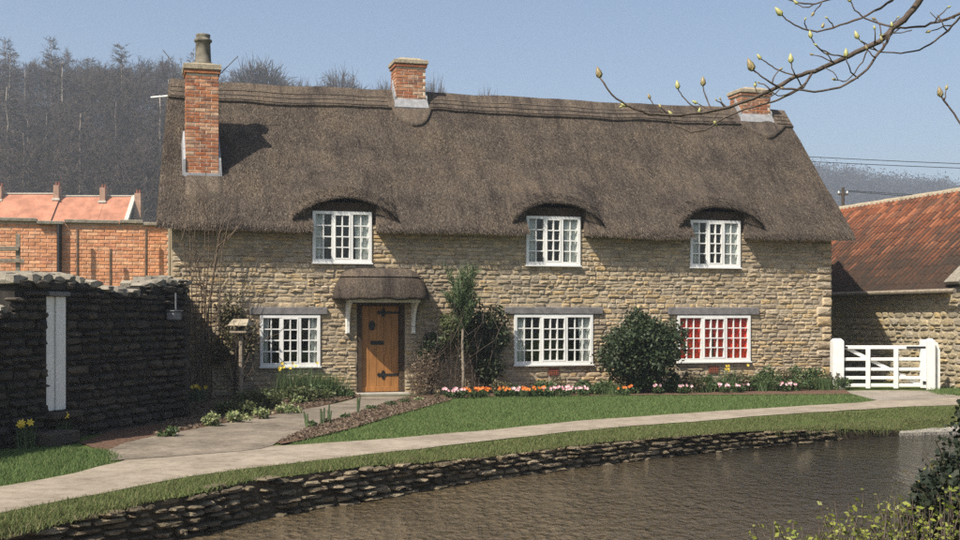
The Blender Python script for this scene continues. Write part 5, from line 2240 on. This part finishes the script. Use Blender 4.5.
pk, og, yl = M['fl_pink'], M['fl_orange'], M['fl_yellow']
fl_list = [(449, pk, 'pink', 9, 'leftmost pink flower clump in the border, at the foot of the young tree'), (459, pk, 'pink', 9, 'pink flower clump just right of the young tree stem'), (470, og, 'orange', 12, 'leftmost orange flower clump in the front border'), (482, og, 'orange', 12, 'second orange flower clump from the young tree'),
           (500, og, 'orange', 9, 'single orange flower clump left of the wide lower window'), (515, pk, 'pink', 9, 'pink flower clump under the left side of the wide lower window'), (528, og, 'orange', 12, 'orange flower clump under the wide lower window'), (539, og, 'orange', 9, 'rightmost orange flowers under the wide lower window'),
           (549, pk, 'pink', 10, 'pink flower clump below the air brick of the wide lower window'), (566, pk, 'pink', 14, 'large pale pink flower clump under the right side of the wide window'), (582, pk, 'pink', 9, 'pink flower clump left of the big dark bush'), (622, og, 'orange', 6, 'lone orange flower clump in front of the big dark bush'),
           (658, pk, 'pink', 7, 'pink flower clump in front of the right side of the big bush'), (682, pk, 'pink', 7, 'pink flower clump at the right foot of the big bush'), (724, pk, 'pink', 9, 'pink flower clump below the red curtained window'), (740, pk, 'pink', 6, 'pink flower clump below the right edge of the red curtained window'), (785, pk, 'pink', 9, 'rightmost pink flower clump, near the white gate')]
for i, (px, m_, nm, nf, lab) in enumerate(fl_list):
    clump(px, -1.5 + rnd.uniform(-.08, .1), 16, .2, 190, M['leaf_green'], lab, nm + '_primula', 'flowers', m_, nf, 200 + i, False, .06, nm + ' flowers of the front border', .038)
gl_ = [(500, .32), (520, .25), (541, .3), (560, .34), (585, .3), (603, .32), (625, .42), (650, .42), (668, .38), (690, .42), (706, .34), (722, .3), (740, .36), (757, .42), (770, .5), (785, .46), (800, .5), (815, .46), (830, .36)]
where = ['left of the wide lower window', 'under the left corner of the wide lower window', 'left of the first air brick', 'right of the first air brick', 'under the right corner of the wide lower window', 'at the left foot of the big bush', 'in front of the big bush, left side', 'in front of the big bush, middle', 'in front of the big bush, right side', 'under the left side of the red curtained window', 'left of the second air brick', 'right of the second air brick', 'under the right corner of the red window', 'right of the red window', 'between the red window and the gate, left', 'between the red window and the gate, middle', 'between the red window and the gate, right', 'near the cottage right corner', 'at the foot of the left gate post']
for i, ((px, h), wh) in enumerate(zip(gl_, where)):
    clump(px, -.9 + rnd.uniform(-.35, .1), 28, h * 1.2, 520, M['leaf_green'] if i % 3 else M['leaf_olive'], 'low green border plant ' + wh, 'border_plant', 'plant', None, 0, 300 + i, False, .07)
    clump(px + 8, -1.2 + rnd.uniform(-.15, .15), 26, h * .8, 380, M['leaf_green'], 'low leafy plant in the second row ' + wh, 'border_plant', 'plant', None, 0, 340 + i, i % 4 == 1, .06)
clump(730, -.95, 30, .55, 260, M['leaf_spike'], 'daffodil clump under the red curtained window', 'daffodils', 'flowers', yl, 6, 401, True, .06, 'daffodil clumps', .04)
clump(296, -.75, 44, .72, 520, M['leaf_spike'], 'tall daffodil clump below the window left of the door', 'daffodils', 'flowers', yl, 9, 402, True, .06, 'daffodil clumps', .042)
clump(322, -.6, 44, .58, 900, M['leaf_green'], 'bushy green plant left of the front door', 'border_plant', 'plant', None, 0, 403, True)
clump(312, -1.1, 66, .36, 1200, M['leaf_green'], 'low green plant at the left edge of the door path', 'border_plant', 'plant', None, 0, 404)
clump(345, -.75, 36, .2, 420, M['leaf_green'], 'low plant beside the doorstep on the left', 'border_plant', 'plant', None, 0, 405)
def gclump(px, py, wpx, h, nl, mat, label, fl=None, nf=0, seed=0, blade=False, name='border_plant', cat='plant', size=.06, dsz=.045):
    p = gnd(px, py)
    rngc = np.random.default_rng(seed)
    k = Vector((p.x - OX, p.y - OY))
    s_ = k.x * CT + k.y * ST
    y_ = -k.x * ST + k.y * CT
    ppx = 480 + F * p.x / p.y
    return clump(ppx, y_, wpx, h, nl, mat, label, name, cat, fl, nf, seed, blade, size, 'plants of the door path beds', dsz)
gclump(264, 410, 64, .5, 2200, M['leaf_bright'], 'feathery green mound in the bed left of the door path', seed=501)
gclump(300, 403.5, 66, .45, 2000, M['leaf_bright'], 'green mound behind the others in the left bed', seed=502)
gclump(240, 417, 50, .4, 1300, M['leaf_bright'], 'green mound at the left tip of the bed', seed=503)
gclump(212, 427, 24, .22, 330, M['leaf_pale'], 'pale yellow edging plant at the left tip of the door path', seed=504)
gclump(238, 423, 30, .2, 330, M['leaf_pale'], 'pale edging plant, second from the left along the door path', seed=505)
gclump(262, 419, 30, .2, 330, M['leaf_pale'], 'pale edging plant, third along the door path', seed=506)
gclump(286, 414, 30, .2, 330, M['leaf_pale'], 'pale edging plant, fourth along the door path', seed=507)
gclump(296, 405, 26, .22, 260, M['leaf_pale'], 'bright yellow-green plant in the middle of the left bed', seed=508)
gclump(170, 437, 26, .16, 260, M['leaf_green'], 'small dark leafy plant at the shadow edge of the path', seed=509)
for i, (px, py, m_, lab) in enumerate(((404, 404, 'leaf_green', 'low green plant on the right side of the door path, nearest the door'), (418, 402.5, 'leaf_pale', 'pale low plant right of the doorstep'), (392, 407, 'leaf_green', 'small green plant on the soil right of the door path'), (372, 411, 'leaf_green', 'low plant halfway along the right bed of the door path'),
                                       (345, 420, 'leaf_green', 'leafy tuft in the soil of the right bed'), (327, 425, 'leaf_olive', 'brownish tuft in the soil of the right bed'), (312, 429, 'leaf_green', 'small tuft near the tip of the right bed'), (436, 400, 'leaf_olive', 'low brownish plant between door and young tree'))):
    gclump(px, py, 16, .13, 130, M[m_], lab, seed=520 + i, size=.045)
for i, (px, py) in enumerate(((322, 425.5), (329, 423), (306, 428), (358, 415))):
    q = MB()
    p = gnd(px, py)
    for k in range(3):
        q.tube([(rnd.uniform(-.03, .03), rnd.uniform(-.02, .02), 0), (rnd.uniform(-.04, .04), 0, rnd.uniform(.18, .3))], [.02, .012], 5)
    o = q.build('plant_stump', M['leaf_spike'], None, False, p)
    tag(o, 'short dark upright shoot in the right bed, ' + ('second from its tip', 'third from its tip', 'nearest its tip', 'nearest the door')[i], 'plant', 'shoots in the bed')
# daffodils in the shade of the garden wall
for i, (px, py, nf, lab) in enumerate(((14, 444, 2, 'shaded daffodil clump at the far left below the dark wall'), (27, 449, 4, 'shaded daffodil clump second from the left below the dark wall'), (62, 441, 1, 'single shaded daffodil under the white wall door'), (198, 403, 4, 'shaded daffodil clump where the dark wall meets the cottage'))):
    gclump(px, py, 16, .34, 90, M['leaf_spike'], lab, yl, nf, 540 + i, True, 'daffodils', 'flowers', dsz=.055)

# ---- grass
def grass(name, poly_px, n, h, wd, mat, label, seed, extra=None):
    rng = np.random.default_rng(seed)
    W_ = [(gnd(x, y).x, gnd(x, y).y) for x, y in poly_px]
    xs_, ys_ = [p[0] for p in W_], [p[1] for p in W_]
    got = []
    c = 0
    while c < n:
        X = rng.uniform(min(xs_), max(xs_), 60000)
        Y = rng.uniform(min(ys_), max(ys_), 60000)
        k = in_poly(X, Y, W_)
        got.append(np.stack([X[k], Y[k]], 1))
        c += int(k.sum())
    P2 = np.concatenate(got)[:n] + rng.normal(size=(n, 2)) * .03
    Z = np.array([gz(a, b) for a, b in P2]) if extra else np.zeros(n)
    P = np.concatenate([P2, Z[:, None]], 1)
    V, Fc = blades(P, h, wd, rng, .8)
    o = ob(name, mkmesh(name, V, Fc, mat))
    return tag(o, label, 'grass', None, 'stuff')


grass('lawn_grass', [(296, 443), (345, 427), (400, 411.5), (448, 399.5), (470, 397.2), (600, 396), (760, 395.4), (852, 394.8), (872, 400), (858, 402.6), (800, 406), (720, 411), (640, 416.4), (575, 421), (480, 431), (400, 437.5), (290, 446)], 70000, (.02, .05), .009, M['grass'], 'mown green lawn in front of the cottage', 61)
grass('lawn_grass', [(-160, 506), (-80, 496), (0, 486), (60, 476), (112, 463.5), (120, 458), (108, 451), (60, 448), (0, 452), (-120, 458)], 26000, (.025, .06), .009, M['grass'], 'small lawn at the lower left below the shaded wall', 62)
vp = [(-150, 543), (0, 516), (60, 503), (120, 492), (180, 480), (240, 471), (360, 457), (480, 443), (600, 430), (660, 425.5), (720, 421), (800, 414.5), (860, 411), (900, 408.5), (990, 405),
      (990, 419.5), (905, 421), (893, 429), (832, 427.5), (780, 428), (720, 431), (660, 435.5), (600, 440.5), (540, 447), (480, 455), (420, 462), (360, 468), (300, 476), (240, 485), (180, 497.5), (120, 512), (0, 541), (-150, 580)]
grass('verge_grass', vp, 90000, (.02, .055), .008, M['vergegrass'], 'strip of rough grass between footpath and stream', 63, True)
# grass hanging over the edge of the bank
rng = np.random.default_rng(64)
n = 16000
ii = rng.integers(8, len(BKS) - 12, n)
ff = rng.random(n)
P = np.stack([BKX[ii, 0] * (1 - ff) + BKX[ii + 1, 0] * ff, BKX[ii, 1] * (1 - ff) + BKX[ii + 1, 1] * ff, BKZ[ii]], 1)
P[:, :2] += rng.normal(size=(n, 2)) * .045
V, Fc = blades(P, (.03, .09), .01, rng, 1.3)
# droop on the right, where turf comes down to the water
sel = P[:, 0] > 4.4
T = V.reshape(-1, 3, 3)
T[sel, 2, 2] -= rng.uniform(.05, .2, sel.sum())
T[sel, 2, 1] -= rng.uniform(.03, .12, sel.sum())
o = ob('edge_grass', mkmesh('edge_grass', T.reshape(-1, 3), Fc, M['vergegrass']))
tag(o, 'ragged grass fringe hanging over the top of the stream wall', 'grass', None, 'stuff')
grass('barn_grass', [(925, 391), (1000, 388), (1000, 395), (940, 396)], 3500, (.04, .1), .01, M['grass'], 'grass tuft strip at the foot of the right hand boundary wall', 65)

rng = np.random.default_rng(66)
pts = []
for poly in ([(411, 397.6), (380, 406.5), (340, 419.5), (305, 430.5), (277, 444), (310, 440), (360, 427.5), (400, 415), (440, 404), (452, 400)], [(185, 404), (230, 398), (300, 396), (360, 394.5), (361, 397), (300, 411), (225, 424), (150, 438)]):
    W_ = [(gnd(x, y).x, gnd(x, y).y) for x, y in poly]
    X = rng.uniform(min(p[0] for p in W_), max(p[0] for p in W_), 16000)
    Y = rng.uniform(min(p[1] for p in W_), max(p[1] for p in W_), 16000)
    k = in_poly(X, Y, W_)
    pts.append(np.stack([X[k], Y[k], np.full(k.sum(), .035)], 1))
V, Fc = leaf_quads(np.concatenate(pts), .05, rng, 0, .7)
o = ob('soil_crumbs', mkmesh('soil_crumbs', V, Fc, M['leaf_dry']))
tag(o, 'crumbly soil and dead leaf litter on the beds beside the door path', 'soil', None, 'stuff')

# ---- near bank: leafing bush and ivy
rng = np.random.default_rng(71)
nbush = empty('leafing_bush', (2.3, 7.0, 0), 0, 'low twiggy bush with fresh yellow-green leaves at the bottom right', 'bush')
segs, LC = [], []
for k in range(190):
    f = rng.random()
    bx0 = -.62 + 1.25 * f
    top = .28 + .34 * f + rng.uniform(-.12, .14)
    b_ = Vector((bx0 + rng.normal() * .05, rng.normal() * .16, -.02))
    e = Vector((bx0 + rng.normal() * .1, b_.y + rng.normal() * .08, top))
    md = b_.lerp(e, .5) + Vector((rng.normal() * .03, rng.normal() * .03, 0))
    segs.append(([b_, md, e], [.006, .005, .0025]))
    for j in range(13):
        g_ = rng.uniform(.3, 1.02)
        LC.append((b_.lerp(e, g_) + Vector((rng.normal() * .02, rng.normal() * .02, rng.normal() * .015)))[:])
mb = tri_tube_segs(segs, 4)
ob('stems', mkmesh('stems', mb.v, mb.f, M['bark']), nbush)
V, Fc = leaf_quads(np.array(LC), .034, rng, .4, .6)
ob('leaves', mkmesh('leaves', V, Fc, M['leaf_spring']), nbush)
ivy = empty('ivy_bush', (3.02, 7.3, 0), 0, 'dark glossy ivy bush at the right edge above the water', 'bush')
C, Rr = lumps(rng, (0, 0, .4), (.48, .5, .55), 34, .2)
C2, R2 = lumps(rng, (.35, .1, .75), (.5, .45, .5), 16, .2)
C, Rr = np.concatenate([C, C2]), np.concatenate([Rr, R2])
P = blob_points(15000, rng, C, Rr, .5)
P = P[P[:, 2] > .01]
V, Fc = leaf_quads(P, .042, rng, .1, .8)
ob('foliage', mkmesh('foliage', V, Fc, M['leaf_ivy']), ivy)
stems_obj(rng, (0, 0, 0), 8, .3, .012, 2, M['bark'], ivy, .5, (0, 0, 1), .7, .2, .2)
# arching dry stems
brm = empty('bramble', (2.75, 7.3, 0), 0, 'thin arching dry stems reaching out over the water beside the ivy', 'bramble')
segs, LC = [], []
for (a, b) in (((935, 500), (905, 470)), ((940, 505), (897, 482)), ((930, 520), (893, 500)), ((945, 490), (922, 452)), ((938, 512), (903, 510)), ((925, 525), (885, 512)), ((946, 470), (935, 440))):
    pa, pb = at(a[0], a[1], 7.2), at(b[0], b[1], 7.0 + rng.uniform(-.1, .3))
    o0 = Vector((2.75, 7.3, 0))
    root_ = Vector((rng.normal() * .06, rng.normal() * .06, 0))
    pts = [root_, (root_ + (pa - o0)) * .5 + Vector((0, 0, .04)), pa - o0, (pa - o0).lerp(pb - o0, .5) + Vector((0, 0, .025)), pb - o0]
    segs.append((pts, [.006, .005, .004, .003, .002]))
    for k in range(8):
        g_ = rng.uniform(.1, 1)
        LC.append(((pa - o0).lerp(pb - o0, g_) + Vector((rng.normal() * .02, 0, rng.normal() * .02)))[:])
mb = tri_tube_segs(segs, 4)
ob('stems', mkmesh('stems', mb.v, mb.f, M['leaf_dry']), brm)
V, Fc = leaf_quads(np.array(LC), .03, rng, .2)
ob('leaves', mkmesh('leaves', V, Fc, M['leaf_olive']), brm)

# ---- horse chestnut whose budding boughs hang into the picture
tree = empty('budding_tree', (3.9, 4.7, 0), 0, 'near tree reaching bare twigs with swollen pale buds across the sky', 'tree')
BD = 5.0
TO = Vector((3.9, 4.7, 0))
def bpx(px, py, D): return at(px, py, D) - TO
MB().tube([(0, 0, -.1), (.03, .02, .6), (0, 0, 1.6), (-.05, 0, 2.8), (.05, 0, 4.2), (.1, 0, 6)], [.24, .19, .17, .15, .12, .08], 12).build('trunk', M['bark'], tree, True)
fork = bpx(1180, -80, 4.85)
limbs = [
    ([(1180, -80), (1080, -75), (985, -62), (935, -25), (918, 4), (905, 19), (893, 28), (880, 41), (862, 50), (845, 58), (815, 71), (795, 77), (775, 88), (755, 98), (730, 107), (700, 113), (672, 116), (650, 114), (627, 106), (612, 94), (600, 78)], 8.0, 1.3, 0.0),
    ([(892, 28), (887, 42), (880, 52), (867, 69), (855, 79), (840, 87), (815, 92), (797, 89), (780, 88.5)], 2.6, 1.5, -.12),
    ([(812, 74), (803, 87), (785, 97), (768, 103), (745, 109), (725, 118), (705, 130), (690, 132), (676, 126), (668, 117)], 2.2, 1.0, -.1),
    ([(1150, -58), (1040, -22), (985, 2), (960, 14), (945, 20), (925, 26), (905, 28), (893, 27)], 3.6, 1.5, .15),
    ([(1000, -10), (975, 4), (960, 17), (948, 30), (935, 41), (920, 50), (900, 53), (880, 52), (866, 46), (858, 38)], 2.4, .9, .2),
    ([(893, 26), (880, 24), (865, 18), (855, 10), (850, 1)], 1.8, 1.0, .06),
    ([(960, -60), (915, -22), (892, 1), (880, 8), (862, 18), (840, 25), (818, 32), (803, 29), (790, 22), (782, 15)], 2.6, 1.1, .25),
    ([(915, -22), (870, -10), (840, -3), (815, 4), (800, 3), (787, -1)], 2.0, 1.0, .3),
    ([(850, 57), (838, 56), (825, 53), (814, 44), (811, 37)], 1.5, .9, -.06),
    ([(832, 62), (822, 57), (813, 55)], 1.1, .7, .03),
    ([(797, 76), (780, 71), (768, 64), (761, 59)], 1.4, .9, .05),
    ([(803, 88), (797, 78), (792, 68), (791, 62)], 1.3, .9, -.09),
    ([(783, 89), (770, 82), (760, 75), (753, 70)], 1.6, 1.1, -.03),
    ([(858, 78), (851, 72), (847, 62), (846, 57)], 1.3, .9, -.14),
    ([(868, 50), (862, 62), (854, 73), (846, 81), (836, 80)], 1.3, .8, .02),
    ([(1040, 200), (985, 155), (960, 123), (951, 110), (941, 96)], 2.0, 1.4, .1),
    ([(704, 112), (692, 106), (682, 96), (678, 89)], 1.3, .9, .0),
    ([(712, 110), (706, 98), (703, 86)], 1.3, .9, .05),
    ([(712, 110), (704, 107), (697, 103)], 1.1, .8, .08),
    ([(662, 113), (655, 106), (650, 99)], 1.1, .8, .02),
    ([(790, 94), (778, 96), (772, 92), (765, 96)], 1.0, .7, -.2),
    ([(822, 66), (833, 72), (838, 80)], 1.0, .7, -.05),
    ([(885, 40), (893, 33), (905, 32), (912, 30)], 1.0, .8, .05),
    ([(720, 110), (712, 120), (709, 126)], .9, .7, .0),
    ([(955, 18), (938, 20), (930, 12)], 1.0, .7, .0),
    ([(760, 98), (756, 92), (755, 87)], 1.0, .8, .0),
]
jr = np.random.default_rng(5)
for i, (pl, r0, r1, dD) in enumerate(limbs):
    pts, rad = [], []
    m_ = len(pl)
    for k in range(m_ - 1):
        for f in ((0, .34, .67) if m_ > 3 else (0, .5)):
            x = pl[k][0] * (1 - f) + pl[k + 1][0] * f
            y = pl[k][1] * (1 - f) + pl[k + 1][1] * f
            g_ = (k + f) / (m_ - 1)
            D = BD - .15 * (x > 940) * min(1, (x - 940) / 240) + dD * math.sin(min(1, g_ * 1.6) * math.pi / 2) * (1 if i else 0) + (.12 * math.sin(g_ * 5) if i == 0 else 0)
            p = bpx(x + jr.normal() * .35, y + jr.normal() * .35, D)
            r = (r0 + (r1 - r0) * g_ ** .6) * .62 / F * D
            pts.append(p)
            rad.append(r * (1.18 if jr.random() < .12 else 1))
    x, y = pl[-1]
    pts.append(bpx(x, y, D))
    rad.append(r1 * .6 / F * D)
    if i == 0:
        pts = [Vector((.0, 0, 3.0))] + pts
        rad = [.1] + rad
    if i in (15,):
        pts = [Vector((-.02, 0, 1.9))] + pts
        rad = [.05] + rad
    MB().tube(pts, rad, 7).build('bough' if r0 > 2.1 else 'twig', M['bark'], tree, True)


def bud(px, py, lpx, ang, D, green):
    """scaly bud: overlapping pointed scales round a spindle"""
    L_ = lpx / F * D
    q = MB()
    prof_ = [(.10, 0), (.22, .12), (.27, .3), (.24, .52), (.14, .78), (.02, 1.0)]
    q.lathe((0, 0, 0), [(r * L_, z * L_) for r, z in prof_], 8)
    for k in range(5):
        a = k * 1.257
        c, s = math.cos(a), math.sin(a)
        zb_ = (.05 + .1 * (k % 2)) * L_
        r = .29 * L_
        q.add([(c * r * .5 - s * r * .6, s * r * .5 + c * r * .6, zb_), (c * r * 1.05, s * r * 1.05, zb_ + .2 * L_), (c * r * .5 + s * r * .6, s * r * .5 - c * r * .6, zb_), (c * r * .75, s * r * .75, zb_ + .62 * L_)],
              [(0, 1, 3), (1, 2, 3)])
    o = q.build('bud', M['budgreen'] if green else M['bud'], tree, True)
    o.location = bpx(px, py, D)
    o.rotation_euler = (0, R(ang), 0)
for px, py, lp, ang, dD, gr in ((600, 78, 12, -14, .0, 0), (678, 89, 9, -8, .0, 1), (703, 86, 10, 0, .05, 0), (753, 71, 14, -22, -.03, 0), (761, 59.5, 7, -35, .05, 1), (791, 63, 10, -3, -.09, 1), (811, 38, 8, -10, -.06, 1), (846, 57, 9, 0, -.14, 1), (858, 39, 9, -20, .2, 1), (782, 15.5, 11, -40, .25, 1),
                                (850, 2, 8, -10, .06, 1), (941, 97, 11, -12, .1, 0), (650, 99, 6, -20, .02, 0), (697, 103.5, 6, -60, .08, 1), (627, 106, 7, -70, .0, 1), (672, 115, 6, -40, .0, 1), (699, 113, 6, 10, .0, 1), (755, 87, 6, 5, 0, 1), (813, 55, 4, -70, .03, 0), (836, 80, 5, -70, .02, 0), (714, 121, 6, 150, .0, 1), (822, 28, 6, 20, .25, 0), (905, 23, 6, 5, .15, 1)):
    bud(px, py, lp, ang, BD + dD, gr)

# finer side twigs with small buds
tr_ = random.Random(8)
for i in (0, 0, 0, 0, 0, 0, 0, 1, 1, 1, 2, 2, 2, 3, 3, 4, 4, 4, 5, 6, 6, 6, 7, 7, 8, 12, 15):
    pl = [q for q in limbs[i][0] if q[0] < 1000]
    k = tr_.randrange(len(pl) - 1)
    f = tr_.random()
    x, y = pl[k][0] * (1 - f) + pl[k + 1][0] * f, pl[k][1] * (1 - f) + pl[k + 1][1] * f
    D = BD + limbs[i][3] * .8
    a = R(tr_.uniform(200, 300)) if tr_.random() < .75 else R(tr_.uniform(100, 180))
    pts, ln = [bpx(x, y, D)], tr_.uniform(9, 24)
    for st in range(3):
        x += math.cos(a) * ln / 3
        y += math.sin(a) * ln / 3
        D += tr_.uniform(-.02, .02)
        pts.append(bpx(x, y, D))
        a += R(tr_.uniform(-38, 38))
    MB().tube(pts, [.0034, .003, .0026, .0022], 5).build('twig', M['bark'], tree, True)
    bud(x, y, tr_.uniform(3, 6), math.degrees(math.atan2(math.cos(a), -math.sin(a))), D, tr_.random() < .5)

# ================================================================ HAZE
hm, ht, ho = new_mat('thin_haze')
pv = N(ht, 'VolumePrincipled')
pv.inputs['Color'].default_value = (.78, .87, 1.0, 1)
pv.inputs['Density'].default_value = .00075
pv.inputs['Anisotropy'].default_value = .2
ht.links.new(pv.outputs[0], ho.inputs['Volume'])
o = MB().box((-640, -90, -4), (1350, 930, 110)).build('haze', hm)
tag(o, 'thin blue haze hanging over the distant hills', 'haze', None, 'stuff')
